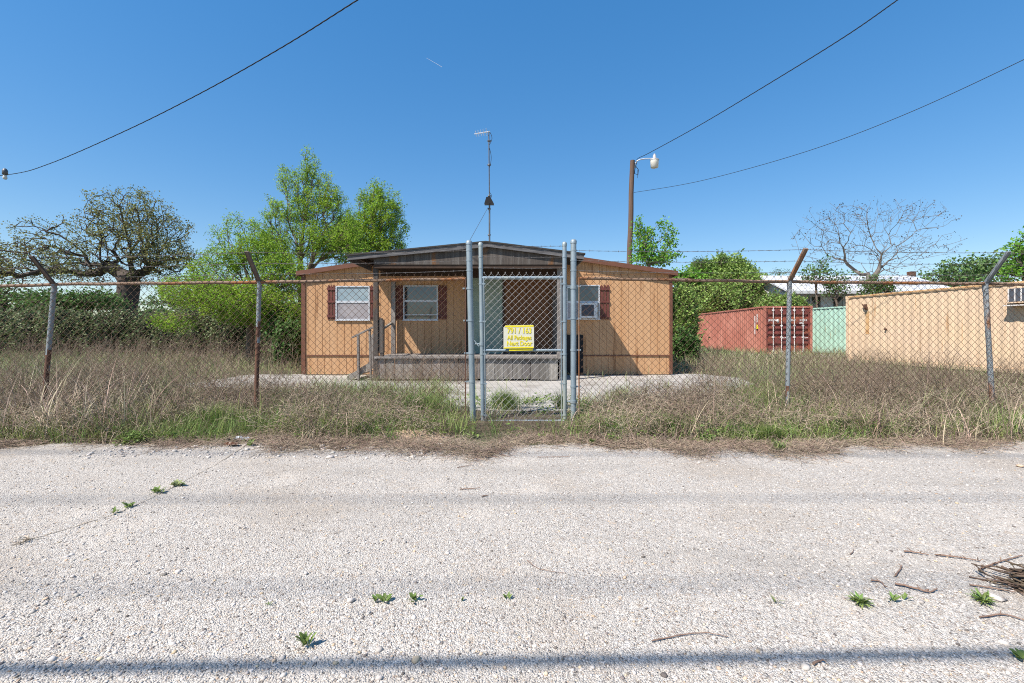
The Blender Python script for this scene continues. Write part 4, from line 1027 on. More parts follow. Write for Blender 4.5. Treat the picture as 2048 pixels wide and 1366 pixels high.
[c_ for c_ in t.children if c_.name.startswith('seed_pods')][0]['kind'] = 'stuff'
# saplings in front of the white house
for i, (px, py, D, sz) in enumerate(((1632, 545, 31, 1.0), (1672, 570, 30.5, .8), (1740, 572, 31.5, .8), (1770, 575, 31, .6))):
    o_ = W(px, 664, D); trk = [(o_.x, D, 0), tuple(W(px + 3, 640, D)), tuple(W(px + 2, 610, D)), tuple(W(px, py + 30, D))]
    lab = ('tallest leafy sapling in front of the white house, left of the bare tree', 'small leafy sapling in front of the dark window of the white house',
           'small green sapling at the foot of the bare tree', 'low green sapling right of the bare tree trunk')[i]
    tree('sapling', lab, 'tree', (o_.x, D, 0), trk, .07, [bp_(px, py, D, 26 * sz, 22 * sz), bp_(px + 14 * sz, py - 22 * sz, D, 10 * sz, 8 * sz), bp_(px - 15, py + 15, D, 14 * sz, 10 * sz), bp_(px + 20 * sz, py + 12, D, 12 * sz, 8 * sz)],
         90, M['bark_brown'], M['dark_leaf'], .20, 8, .16, bf=.4, step=.5, jit=.1, seed=20 + i, tip=.010, aspect=.4, leafr=2.0, group='saplings before the white house')
# far round-crowned trees
def bushy(name, label, px, D, zc, blobs, n, lm, ls, lper, seed, group=None, cat='tree', spread=.25):
    o_ = W(px, 664, D); trk = [(o_.x, D, 0), (o_.x + .1, D, zc * .3), (o_.x, D, zc * .6), (o_.x, D, zc)]
    return tree(name, label, cat, (o_.x, D, 0), trk, .25, blobs, n, M['bark_dark'], lm, ls, lper, spread, bf=.3, step=.8, jit=.12, seed=seed, tip=.015, aspect=.6, group=group, leafr=2.4)
bushy('broadleaf_tree', 'rounded green tree behind the tan container at the far right', 1945, 42, 3.5, [bp_(1935, 540, 42, 50, 26), bp_(1990, 535, 42, 45, 30), bp_(1885, 556, 42, 36, 16), bp_(1920, 580, 42, 70, 24)], 520, M['far_leaf'], .30, 10, 31, spread=.35)
bushy('broadleaf_tree', 'darker leafy tree cut off by the right edge of the photo', 2060, 26, 3.5, [bp_(2035, 500, 26, 22, 18), bp_(2060, 530, 26, 40, 30), bp_(2030, 545, 26, 26, 16), bp_(2090, 500, 26, 50, 50)], 420, M['fresh_leaf'], .18, 9, 32, spread=.2)
bushy('broadleaf_tree', 'round dull green tree crown just over the white house roof', 1690, 46, 3.2, [bp_(1690, 568, 46, 46, 18), bp_(1650, 575, 46, 30, 10)], 200, M['far_leaf'], .30, 9, 33, spread=.35)
bushy('broadleaf_tree', 'mid green tree under the big oak at the left', 145, 29, 2.0, [bp_(120, 606, 29, 60, 20), bp_(180, 602, 29, 46, 22), bp_(90, 600, 29, 30, 18)], 420, M['dark_leaf'], .19, 10, 34, spread=.2)
bushy('broadleaf_tree', 'very dark tree at the left edge behind the hedge', 0, 30, 2.2, [bp_(0, 595, 30, 60, 26), bp_(60, 605, 30, 30, 16), bp_(-70, 585, 30, 60, 40)], 380, M['dark_leaf'], .2, 9, 35, spread=.2)
bushy('broadleaf_tree', 'low greyish green tree right of the oak trunk, far behind the hedge', 385, 48, 2.5, [bp_(385, 600, 48, 70, 14), bp_(320, 606, 48, 50, 10), bp_(450, 590, 48, 50, 22)], 320, M['far_leaf'], .3, 9, 36, spread=.3)
bushy('broadleaf_tree', 'low green tree left of the oak trunk', 225, 33, 1.8, [bp_(212, 604, 33, 26, 18), bp_(235, 610, 33, 20, 12)], 140, M['far_leaf'], .22, 9, 37, spread=.2)

# vine-smothered mounds: a closed near-black core under a coat of small leaves
def vine_mass(name, label, cat, blobs, nleaf, lm, lsize, seed, base, group=None):
    r2 = np.random.default_rng(seed); t = thing(name, label, cat, base, group)
    V_, F_ = [], []; P = []
    for (c, r_, w_) in blobs:
        c = np.array(c); r_ = np.array(r_); nu, nv = 22, 12
        th = np.linspace(0, 2 * np.pi, nu, endpoint=False); ph = np.linspace(.02, np.pi - .02, nv)
        a = r2.uniform(0, 6, 6)
        def rad(th_, ph_):
            return 1 + .15 * np.sin(3 * th_ + a[0]) * np.sin(2 * ph_ + a[1]) + .11 * np.sin(7 * th_ + a[2]) * np.sin(5 * ph_ + a[3]) + .05 * np.sin(13 * th_ + a[4]) * np.sin(9 * ph_ + a[5])
        T, Ph = np.meshgrid(th, ph); q_ = rad(T, Ph) * .86
        v = np.stack([c[0] + r_[0] * q_ * np.sin(Ph) * np.cos(T), c[1] + r_[1] * q_ * np.sin(Ph) * np.sin(T), np.maximum(c[2] + r_[2] * q_ * np.cos(Ph), .02)], 2).reshape(-1, 3)
        f = [(i * nu + j, i * nu + (j + 1) % nu, (i + 1) * nu + (j + 1) % nu, (i + 1) * nu + j) for i in range(nv - 1) for j in range(nu)]
        V_.append(v); F_.append(np.array(f))
        n = int(nleaf * w_); T = r2.uniform(0, 2 * np.pi, n); Ph = np.arccos(r2.uniform(-.75, 1, n))
        q_ = rad(T, Ph) * (1 + np.abs(r2.normal(0, .05, n)) - r2.random(n) * .12)
        P.append(np.stack([c[0] + r_[0] * q_ * np.sin(Ph) * np.cos(T), c[1] + r_[1] * q_ * np.sin(Ph) * np.sin(T), c[2] + r_[2] * q_ * np.cos(Ph)], 1))
    V, Fc = joinVF(list(zip(V_, F_))); fast('stems', V, Fc, M['core'], t, smooth=True)  # closed dark inner shell of each lobe, not single stems
    P = np.concatenate(P); P = P[P[:, 2] > .03]
    # sprays standing off the surface
    k = r2.choice(len(P), len(P) // 30); Q = (P[k][:, None] + np.cumsum(np.abs(r2.normal(0, .05, (len(k), 7, 3))) * [1, 1, 1.2] * np.sign(r2.normal(0, 1, (len(k), 1, 3)) + [0, 0, 1.6]), 1)).reshape(-1, 3)
    P = np.concatenate([P, Q]); V, Fc = leaves(P, lsize * r2.uniform(.6, 1.4, len(P)), .7, up=.5); fast('foliage', V, Fc, lm, t)
    return t
DV = 39.0
vine_mass('vine_mound', 'tall rounded mound of vines rising behind the red container', 'vines',
          [bp_(1455, 590, DV, 70, 62, 60, .25), bp_(1450, 560, DV, 42, 46, 42, .12), bp_(1515, 610, DV, 60, 44, 55, .15), bp_(1410, 610, DV - 2, 60, 45, 50, .16), bp_(1405, 560, DV, 34, 36, 34, .07), bp_(1500, 570, DV + 1, 40, 24, 30, .06), bp_(1425, 585, DV, 26, 44, 26, .08), bp_(1475, 545, DV, 18, 22, 20, .04)],
          75000, M['vine_leaf'], .17, 41, (W(1450, 0, DV).x, DV, 0))
vine_mass('leafy_bush', 'bright green leafy bush peeking past the right end of the home roof', 'bush',
          [bp_(1375, 560, 24, 30, 14, 24, .6)], 4500, M['fresh_leaf'], .12, 42, (W(1375, 0, 24).x, 24, 0))
vine_mass('vine_mound', 'low slope of vines between the tall vine mound and the white house', 'vines', [bp_(1562, 618, 30.5, 44, 26, 40, 1.)], 7000, M['vine_leaf'], .14, 46, (W(1562, 0, 30.5).x, 30.5, 0))
vine_mass('vine_mound', 'tangle of vines beside the left end of the red container', 'vines', [bp_(1365, 640, 22.5, 26, 50, 26, .7), bp_(1362, 603, 22.5, 20, 32, 20, .3)], 15000, M['vine_leaf'], .11, 47, (W(1365, 0, 22.5).x, 22.5, 0))
for i, (px, py, s_) in enumerate(((1400, 522, 1.), (1448, 519, .6), (1560, 548, 1.2), (1490, 540, .9))):
    o_ = W(px, 664, 38.0); trk = [(o_.x, 38.0, 0), tuple(W(px, 620, 38.0)), tuple(W(px, 580, 38.0)), tuple(W(px, py + 16, 38.0))]
    tree('sapling', ('feathery sapling poking out of the left side of the vine mound', 'tiny sapling tip on top of the vine mound', 'feathery sapling at the right foot of the vine mound', 'sapling behind the right slope of the vine mound')[i], 'tree', (o_.x, 38.0, 0), trk, .05,
         [bp_(px, py, 38.0, 18 * s_, 8 * s_), bp_(px - 12 * s_, py + 12, 38.0, 12 * s_, 6 * s_), bp_(px + 12 * s_, py + 14, 38.0, 14 * s_, 6 * s_)], 60, M['bark_brown'], M['dark_leaf'], .15, 8, .12, seed=50 + i, tip=.008, aspect=.35, leafr=2, step=.4, group='saplings in the vine mound')
hb = []
rr2 = random.Random(5)
for i in range(15):
    px = -130 + i * 54; D = 21.5 + .5 * math.sin(i); hb.append((tuple(W(px, 664, D))[:2] + (.95 + rr2.uniform(-.12, .12),), (1.1, 1.0, 1.12 + rr2.uniform(-.10, .12)), 1 / 15))
vine_mass('hedge', 'long low hedge overgrown with pale green vines, along the back of the field', 'hedge', hb, 60000, M['hedge_leaf'], .105, 43, (W(300, 0, 21.5).x, 21.5, 0))
vine_mass('dark_shrub', 'dark shrub in the shade at the right corner of the home', 'bush', [bp_(1372, 700, 17.5, 24, 34, 20, 1.)], 3500, M['dark_leaf'], .10, 44, (W(1372, 0, 17.5).x, 17.5, 0))
vine_mass('leafy_bush', 'green bush growing against the left end wall of the home', 'bush', [bp_(575, 690, 15, 26, 40, 22, .6), bp_(560, 655, 16, 26, 40, 22, .4)], 5200, M['dark_leaf'], .10, 45, (W(575, 0, 15).x, 15, 0))

fb_ = []
for i in range(46):
    D = 95 + rr2.uniform(-12, 12); x = -150 + i * 7.2 + rr2.uniform(-2, 2); h = rr2.uniform(4.6, 7.6)
    fb_.append(((x, D, h * .35), (6.5, 4, h * .75), 1 / 46))
fw = vine_mass('added_treeline', None, None, fb_, 60000, M['far_leaf'], .55, 61, (0, 95, 0))  # added tree line, put in to cover the pale sky band along the horizon
for c_ in list(fw.children):
    c_.parent = None; c_.location = fw.location; c_['kind'] = 'stuff'; c_['label'] = 'added line of far trees covering the pale sky at the horizon'; c_.name = 'added_treeline'
bpy.data.objects.remove(fw)
# ------------------------------------------------------------ weeds and grass
def keep_off(P):
    """nothing grows through the home, the porch or the containers"""
    x, y = P[:, 0], P[:, 1]
    bad = (x > X0 - .05) & (x < X1 + .05) & (y > HD - .05) & (y < HB)
    bad |= (x > PX0 - .05) & (x < PX1 + .05) & (y > PD - .05) & (y < HD)
    bad |= (x > 13.0) & (x < 17.9) & (y > 23.4) & (y < 37)
    u = (x - near.x) * math.cos(rzt) + (y - near.y) * math.sin(rzt); v = -(x - near.x) * math.sin(rzt) + (y - near.y) * math.cos(rzt)
    bad |= (u > -.05) & (u < 2.5) & (v > -.1) & (v < 6.2)
    return P[~bad]
def pxof(P): return P[:, 0] / P[:, 1] * F + CX
def thin_on_pad(P, keep):
    x, y = P[:, 0], P[:, 1]
    on = ((y > 6.9) & (x > -1.2) & (x < 1.6) & (y < 12.8)) | ((y > 9.4) & (y < 12.7) & (x > -7) & (x < 5.6)) | ((y > 8.1) & (x > -1.2) & (x < 4.0) & (y < 12.6))
    return P[~on | (R.random(len(P)) < keep)]
def stuff(name, label, parts, m):
    V, Fc = joinVF(parts) if isinstance(parts, list) else parts
    o = fast(name, V, Fc, m); tag(o, label, name.replace('_', ' '), kind='stuff'); del o['category']; return o
U = R.uniform
# field grass: the far cover
P = keep_off(thin_on_pad(ground_pts(70000, -250, 2300, 7.5, 34, 1.6), .06)); P = P[(P[:, 0] < 12.6) | (P[:, 1] < 24)]
n = len(P); stuff('field_grass', 'mixed green and straw coloured field grass', ribbons(P, U(.10, .40, n) * np.clip(P[:, 1] / 12, .8, 1.5), U(0, .5, n), U(.2, 1.6, n), U(.006, .013, n) * np.clip(P[:, 1] / 10, 1, 2.4), 3), M['field_grass'])
P = keep_off(thin_on_pad(clumpy(ground_pts(36000, -250, 2300, 6.4, 26, 1.4), .7, .25, 5), .05)); n = len(P)
hh_ = np.clip(P[:, 1] / 14, .8, 1.3)
stuff('dry_field_grass', 'dry grey brown grass standing in the field', ribbons(P, U(.15, .5, n) * hh_, U(0, .7, n), U(.2, 1.8, n), U(.004, .008, n) * np.clip(P[:, 1] / 8, 1, 2.6), 3), M['dry_grey'])
# dry grass along the fence
P = clumpy(ground_pts(27000, -250, 2300, 4.85, 8.6, 1.2), 1.6, -.1, 8); px = pxof(P)
P = thin_on_pad(P[~((px > 940) & (px < 1150) & (R.random(len(P)) < .9))], .05); n = len(P); px = pxof(P)
def tufted(Pc, k, rad):
    n_ = len(Pc); Q = np.repeat(Pc, k, 0); m_ = len(Q); Q = Q + R.normal(0, rad, (m_, 3)) * [1, 1, 0]; f_ = np.repeat(U(.35, 1.5, n_), k); a_ = np.repeat(U(0, 6.28, n_), k) + R.normal(0, 1.0, m_)
    return Q, f_, a_
ht = np.interp(px, [-200, 100, 420, 520, 900, 940, 1160, 1380, 1500, 1800, 2200], [.52, .56, .44, .34, .30, .18, .22, .32, .38, .36, .38])
sel = R.random(n) < .055; Pc = P[sel]; P = P[~sel][:len(P) // 3]; ht_c = ht[sel]; ht = ht[~sel][:len(P)]; n = len(P)
Q, f_, a_ = tufted(Pc, 16, .055); hq = np.repeat(ht_c, 16) * f_; nq = len(Q); TUFT = ribbons(Q, hq * U(.6, 1.5, nq), U(0, .7, nq), U(.2, 2.4, nq), U(.0042, .0095, nq), 5, az=a_)
stuff('dry_tufts', 'separate dry straw tufts along the fence', TUFT, M['dry'])
stuff('dry_grass', 'tangled dry straw coloured grass along the fence', ribbons(P, ht * U(.5, 1.6, n), U(0, .9, n), U(.2, 2.8, n), U(.004, .0095, n), 5), M['dry'])
P = clumpy(ground_pts(30000, -250, 2300, 4.95, 8.0, 1.2), 1.6, -.2, 18); px = pxof(P); P = P[~((px > 930) & (px < 1170))]; P = thin_on_pad(P, .09); n = len(P); P[:, 2] = U(.0, .30, n)
d = R.normal(0, 1, (n, 3)); d[:, 2] = U(-.1, .9, n); Wk = walks(P, d, U(.15, .5, n), 8, .42, .05); Wk[:, :, 2] = np.maximum(Wk[:, :, 2], .006); r_ = U(.0013, .0030, n); TANGLE = walk_prisms(Wk, r_, r_ * .5)
# woody dead stems
def brush(P, L, K, jit, r0, nb_, m, name, label, lean=.35):
    n = len(P); d = R.normal(0, lean, (n, 3)); d[:, 2] = 1; d[:, 0] += .05
    Wk = walks(P, d, L, K, jit); parts = [walk_prisms(Wk, r0, r0 * .35)]
    for j in range(nb_):
        k = R.integers(1, K, n); b0 = Wk[np.arange(n), k]; dd = R.normal(0, .8, (n, 3)); dd[:, 2] = np.abs(dd[:, 2]) * .8 + .35
        Wb = walks(b0, dd, L * U(.2, .5, n), 4, .25, .02); Wb[:, :, 2] = np.maximum(Wb[:, :, 2], .005); parts.append(walk_prisms(Wb, r0 * .5, r0 * .22))
    return stuff(name, label, parts, m)
P = clumpy(ground_pts(5200, -250, 2300, 5.6, 10.5, 1.3), 1.3, .0, 9); px = pxof(P)
dens = np.interp(px, [-250, 560, 640, 900, 940, 1160, 1200, 1380, 1460, 2300], [1, .9, .45, .35, 0, 0, .25, .5, 1, 1]); P = thin_on_pad(P[R.random(len(P)) < dens], .05); px = pxof(P); n = len(P)
ht = np.interp(px, [-200, 100, 560, 700, 930, 1160, 1380, 1450, 1800, 2200], [.62, .72, .62, .42, .36, .32, .5, .72, .78, .72])
brush(P, ht * U(.5, 1.25, n), 7, .22, U(.0020, .0042, n), 6, M['twig'], 'dead_brush', 'thin brown dead weed stems tangled behind the fence')
P = P[R.random(len(P)) < .45] + R.normal(0, .1, (1, 3)) * [1, 1, 0]; n = len(P); ht = U(.3, .8, n)
brush(P, ht, 7, .24, U(.0026, .0048, n), 7, M['dark_twig'], 'dead_brush', 'dark brown woody stems standing among the paler dead weeds')
P = keep_off(clumpy(ground_pts(2600, -250, 620, 10, 20, 1.0), .8, .1, 19)); n = len(P)
brush(P, U(.4, 1.25, n), 6, .12, U(.003, .006, n), 5, M['twig'], 'dead_brush', 'taller dead weed stems standing in the left field')
P = keep_off(clumpy(ground_pts(3600, 1400, 2300, 9, 15, 1.0), .8, .1, 20)); n = len(P)
brush(P, U(.4, .95, n), 6, .12, U(.0025, .005, n), 5, M['twig'], 'dead_brush', 'dead weed stems standing in the right field before the containers')
# weeds against the porch
P = np.stack([U(-3.3, -.8, 260), U(10.2, 10.9, 260), np.zeros(260)], 1); n = len(P)
brush(P, U(.3, .85, n), 6, .16, U(.002, .0035, n), 6, M['twig'], 'dead_brush', 'dry weed stems against the porch skirt')
stuff('dry_tangle', 'curled pale dead grass stems tangled along the fence', TANGLE, M['dry'])
P = clumpy(ground_pts(4200, -250, 2300, 5.15, 8.2, 1.1), 1.4, -.1, 28); px = pxof(P); P = P[~((px > 935) & (px < 1165))]; P = thin_on_pad(P, .1); n = len(P); px = pxof(P)
ht = np.interp(px, [-200, 520, 640, 930, 1160, 1400, 2200], [.85, .8, .5, .45, .4, .7, .7])
d = R.normal(0, .75, (n, 3)); d[:, 2] = 1; Wk = walks(P, d, ht * U(.5, 1.25, n), 9, .12, .07); Wk[:, :, 2] = np.maximum(Wk[:, :, 2], .006); r_ = U(.0011, .0023, n)
stuff('arching_stems', 'long bent dead stems arching out of the weeds along the fence', walk_prisms(Wk[:n // 2], r_[:n // 2], r_[:n // 2] * .4), M['dry'])
stuff('arching_stems', 'long dark dead stems leaning across the weeds along the fence', walk_prisms(Wk[n // 2:], r_[n // 2:] * 1.2, r_[n // 2:] * .4), M['dark_twig'])
P = clumpy(ground_pts(15000, -250, 2300, 5.0, 6.6, 1.0), 2.0, -.1, 31); n = len(P)
d = R.normal(0, 1, (n, 3)); d[:, 2] = U(0, .8, n); P[:, 2] = U(0, .12, n); Wk = walks(P, d, U(.08, .28, n), 4, .3, .03); Wk[:, :, 2] = np.maximum(Wk[:, :, 2], .006); r_ = U(.0010, .0022, n)
stuff('dead_litter', 'dark brown dead stems matted at the foot of the weeds', walk_prisms(Wk, r_, r_ * .5), M['dark_twig'])
# green grass, patchy
P = clumpy(ground_pts(60000, -250, 2300, 4.82, 7.4, 1.3), 2.2, -.1, 12); px = pxof(P); P = P[~((px > 950) & (px < 1150) & (P[:, 1] > 5.2) & (R.random(len(P)) < .88))]; n = len(P)
stuff('green_grass', 'fresh green grass growing low along the fence', ribbons(P, U(.08, .30, n), U(0, .6, n), U(.2, 1.6, n), U(.0035, .0075, n), 4), M['grass'])
# tufts at the places where the photo shows them thick
tufts = [(840, 815, 70, .36, 1500), (1010, 800, 34, .30, 1400), (1330, 845, 50, .22, 700), (1700, 850, 50, .24, 1000), (1560, 875, 34, .2, 700), (120, 830, 110, .22, 2200), (430, 840, 60, .32, 1000), (560, 800, 60, .34, 900), (2030, 850, 40, .24, 700), (1240, 785, 30, .3, 300), (1120, 800, 14, .34, 260), (640, 830, 60, .26, 900), (740, 840, 50, .26, 900)]
parts = []
for (px_, py_, rr_, h_, k) in tufts:
    D = H * F / (py_ + 18 - HZ); c = W(px_, 664, D); a = U(0, 6.28, k); q_ = np.abs(R.normal(0, .5, k)) * rr_ / F * D
    P = np.stack([c.x + np.cos(a) * q_, np.maximum(c.y + np.sin(a) * q_ * .7, 4.9), np.zeros(k)], 1); parts.append(ribbons(P, h_ * U(.4, 1.25, k), U(0, .5, k), U(.1, 1.3, k), U(.003, .0065, k), 5))
stuff('tall_grass', 'thick tufts of taller green grass beside the fence and gate', parts, M['grass'])
# mid height green clumps scattered among the dead weeds
Pc = clumpy(ground_pts(4600, -250, 2300, 5.0, 9.5, 1.1), 1.1, .0, 44); px = pxof(Pc); Pc = Pc[~((px > 1000) & (px < 1160))]; Pc = thin_on_pad(Pc, .15)
Q, f_, a_ = tufted(Pc, 14, .05); nq = len(Q)
stuff('grass_clumps', 'scattered clumps of green grass among the dead weeds', ribbons(Q, U(.18, .40, nq) * f_, U(0, .6, nq), U(.2, 1.6, nq), U(.003, .006, nq), 4, az=a_), M['grass'])
# small leafy ground weeds seen between the dead stems
Pc = clumpy(ground_pts(1500, -250, 2300, 4.95, 8.0, 1.0), 1.7, .1, 45); n = len(Pc); Q = np.repeat(Pc, 16, 0) + R.normal(0, 1, (n * 16, 3)) * [.06, .06, .05]; Q[:, 2] = np.abs(Q[:, 2]) + .02
for (px_, py_, rr_, k) in ((60, 812, 90, 2600), (190, 835, 60, 1100), (20, 850, 50, 900), (110, 740, 30, 260), (1400, 850, 50, 700), (1600, 830, 30, 500), (1070, 795, 30, 160), (2030, 830, 40, 400), (660, 850, 50, 260), (1230, 850, 40, 260), (420, 780, 40, 260)):
    D = H * F / (py_ + 12 - HZ); c = W(px_, 664, D); q_ = R.normal(0, .5, (k, 3)) * [rr_ / F * D, rr_ / F * D * .6, .09]; q_[:, 2] = np.abs(q_[:, 2]) + .03
    q_ = q_ + [c.x, D, 0]; Q = np.concatenate([Q, q_[q_[:, 1] > 4.9]])
stuff('ground_weeds', 'small leafy green weeds between the dead stems', leaves(Q, U(.025, .06, len(Q)), .55, up=.8), M['weed'])
# flattened thatch spilling over the road edge
n = 34000; x = U(-9, 9, n); ey = np.array([edge_y(v) for v in x]); yv = ey + R.normal(.14, .17, n) + .10 * np.sin(x * 2.3) + .08 * np.sin(x * 6.1); P = np.stack([x, yv, U(.006, .05, n)], 1)
P = P[yv > ey - .50]; n = len(P)
d = R.normal(0, 1, (n, 3)); d[:, 2] = R.normal(.02, .12, n)
Wk = walks(P, d, U(.05, .24, n), 3, .22); Wk[:, :, 2] = np.clip(Wk[:, :, 2], .007, .12)
stuff('thatch', 'brown dead grass litter matted along the road edge', walk_prisms(Wk, U(.0011, .0024, n), np.full(n, .0008)), M['thatch'])
# loose gravel
t_ = (1 + 5 ** .5) / 2; ico = np.array([(-1, t_, 0), (1, t_, 0), (-1, -t_, 0), (1, -t_, 0), (0, -1, t_), (0, 1, t_), (0, -1, -t_), (0, 1, -t_), (t_, 0, -1), (t_, 0, 1), (-t_, 0, -1), (-t_, 0, 1)]) / 1.9
icf = np.array([(0, 11, 5), (0, 5, 1), (0, 1, 7), (0, 7, 10), (0, 10, 11), (1, 5, 9), (5, 11, 4), (11, 10, 2), (10, 7, 6), (7, 1, 8), (3, 9, 4), (3, 4, 2), (3, 2, 6), (3, 6, 8), (3, 8, 9), (4, 9, 5), (2, 4, 11), (6, 2, 10), (8, 6, 7), (9, 8, 1)])
def stones(P, s_):
    n = len(P); V = ico[None] * (1 + R.normal(0, .16, (n, 12, 1))) * np.stack([U(.7, 1.3, n), U(.7, 1.3, n), U(.35, .75, n)], 1)[:, None] * s_[:, None, None]
    a = U(0, 6.28, n); c, q_ = np.cos(a)[:, None], np.sin(a)[:, None]; V = np.stack([V[..., 0] * c - V[..., 1] * q_, V[..., 0] * q_ + V[..., 1] * c, V[..., 2]], 2) + P[:, None]
    return V.reshape(-1, 3), (icf[None] + (np.arange(n) * 12)[:, None, None]).reshape(-1, 3)
D = np.concatenate([1.35 + 3.4 * R.random(30000) ** 1.5, ]); x = (U(-150, 2200, len(D)) - CX) / F * D
s_ = np.exp(R.normal(math.log(.0037), .40, len(D))); P = np.stack([x, D, .004 + s_ * .15], 1)
stuff('gravel', 'loose pale pebbles scattered over the chip seal road', stones(P, s_), M['pebble'])
D = 1.35 + 3.3 * R.random(1300) ** 1.3; x = (U(-150, 2200, len(D)) - CX) / F * D; s_ = np.exp(R.normal(math.log(.0045), .35, len(D)))
stuff('tan_gravel', 'scattered tan and orange pebbles on the road', stones(np.stack([x, D, .004 + s_ * .2], 1), s_), M['pebble_tan'])
D = 4.25 + .5 * R.random(900); x = U(-4.2, -.2, 900); s_ = np.exp(R.normal(math.log(.008), .5, len(D)))
stuff('rubble', 'broken pale stones along the left road edge', stones(np.stack([x, D, .004 + s_ * .2], 1), s_), M['pebble'])

D = 1.35 + 3.5 * R.random(5200) ** 1.4; x = (U(-150, 2200, len(D)) - CX) / F * D; s_ = np.exp(R.normal(math.log(.0036), .38, len(D)))
stuff('dark_gravel', 'small dark grey and brown pebbles scattered on the road', stones(np.stack([x, D, .004 + s_ * .2], 1), s_), mat('pebble_dark', (0.16, 0.14, 0.125), (0.25, 0.21, 0.18), 30, .9, island=.4))
# ------------------------------------------------------------ single small things on the road
def gp(px, py, z=.004):
    D = H * F / (py - HZ); return Vector(((px - CX) / F * D, D, z))
def stone(px, py, r, label, m=M['pebble'], cat='stone', group='larger stones lying on the road'):
    c = gp(px, py); V, Fc = stones(np.array([[c.x, c.y, c.z + r * .35]]), np.array([r])); o = fast('stone', V, Fc, m, None, off=c); tag(o, label, cat, group)
stone(145, 1156, .013, 'pale rounded stone on the left side of the road')
stone(612, 1150, .013, 'white stone on the road, left of the broadleaf weeds')
stone(700, 1206, .020, 'broad pale stone beside the row of broadleaf weeds')
stone(1990, 1200, .021, 'pale stone beside the pile of sticks')
stone(1249, 1158, .011, 'tan stone right of the thin curved stem', M['pebble_tan'])
stone(829, 1105, .009, 'small orange stone in the middle of the road', M['pebble_tan'])
stone(92, 1200, .010, 'brown stone near the left edge of the road', M['pebble_tan'])
stone(2040, 935, .03, 'tan stone on the road at the right edge', M['pebble_tan'])
def stick(pts, r, label, kn=2, cat='stick'):
    r = r * .78; c = spline([gp(a, b_, .008 + r) for a, b_ in pts], 6); base = c[0].copy(); mb_ = MB()
    c = [p + Vector((rnd.uniform(-1, 1), rnd.uniform(-1, 1), abs(rnd.uniform(0, 1)))) * r * .5 for p in c]
    mb_.tube(c, [r * (1 - .55 * i / len(c)) for i in range(len(c))], 6)
    for k in range(kn):
        i = rnd.randrange(1, len(c) - 1); d = Vector((rnd.uniform(-1, 1), rnd.uniform(-1, 1), rnd.uniform(.1, .6))).normalized()
        mb_.tube([c[i], c[i] + d * r * rnd.uniform(3, 7)], [r * .6, r * .3], 5)
    o = mb_.build('stick', M['stick'], None, off=base); tag(o, label, cat, 'sticks lying on the road'); return o
stick([(1808, 1107), (1835, 1110), (1856, 1114)], .006, 'short knobbly stick with a raised stub, left of the long rough stick')
stick([(1870, 1114), (1915, 1119), (1962, 1127)], .006, 'long rough brown stick leading to the right edge', 6)
stick([(1957, 1144), (1995, 1130), (2044, 1115)], .006, 'dark forked stick just above the pile of sticks', 3)
stick([(1742, 1166), (1760, 1168), (1772, 1180)], .005, 'bent dark twig above the green weed patch')
stick([(1790, 1173), (1830, 1182), (1855, 1189), (1875, 1184)], .007, 'thick crooked stick with a knobbed end, right of the bent twig', 3)
stick([(1790, 1156), (1800, 1145), (1804, 1135)], .005, 'short upright curved stick between the two long sticks')
stick([(1700, 1113), (1706, 1107), (1706, 1100)], .003, 'small hooked twig by itself on the right', 0)
stick([(1304, 1287), (1360, 1276), (1410, 1271), (1456, 1279)], .0035, 'long thin twig near the bottom of the road', 1)
stick([(1626, 1334), (1648, 1327)], .006, 'short thick stick below the dark shadow line', 1)
stick([(1054, 1124), (1080, 1142), (1130, 1150)], .0024, 'thin curved reddish stem in the middle of the road', 0)
stick([(920, 982), (960, 979)], .006, 'short brown stick in front of the gate', 1)
stick([(963, 996), (976, 994)], .006, 'tiny brown stick below the other one in front of the gate', 0)
stick([(915, 938), (945, 932)], .005, 'pale thin stick near the gate', 0)
stick([(990, 908), (1020, 916)], .005, 'bent twig at the road edge by the gate', 0)
stick([(1075, 917), (1140, 916)], .005, 'long straight stem lying along the road edge right of the gate', 0)
stick([(848, 910), (870, 893), (880, 880)], .012, 'green stalk lying across the road edge left of the gate', 0)
stick([(1960, 1240), (2010, 1235), (2060, 1250)], .005, 'stick under the pile near the right edge', 2)
stick([(1940, 1175), (1990, 1182), (2030, 1190)], .005, 'dark stick poking out of the left side of the pile', 2)
# pile of sticks at the right edge
pile = thing('stick_pile', 'pile of broken dark sticks and bark at the right edge of the road', 'stick pile', gp(2075, 1185))
c = gp(2120, 1190); n = 300; P = np.stack([R.normal(c.x, .085, n), R.normal(c.y, .065, n), np.abs(R.normal(0, .024, n)) + .008], 1)
d = np.stack([R.normal(.6, .7, n), R.normal(-.8, .6, n), R.normal(0, .16, n)], 1); L = U(.05, .22, n)
P -= d / np.linalg.norm(d, axis=1, keepdims=True) * L[:, None] * .5
Wk = walks(P, d, L, 3, .10); Wk[:, :, 2] = np.clip(Wk[:, :, 2], .007, .2); r_ = U(.0016, .0055, n); V, Fc = walk_prisms(Wk, r_, r_ * .7, 5); o = fast('sticks', V, Fc, M['dark_twig'], pile); o['kind'] = 'stuff'

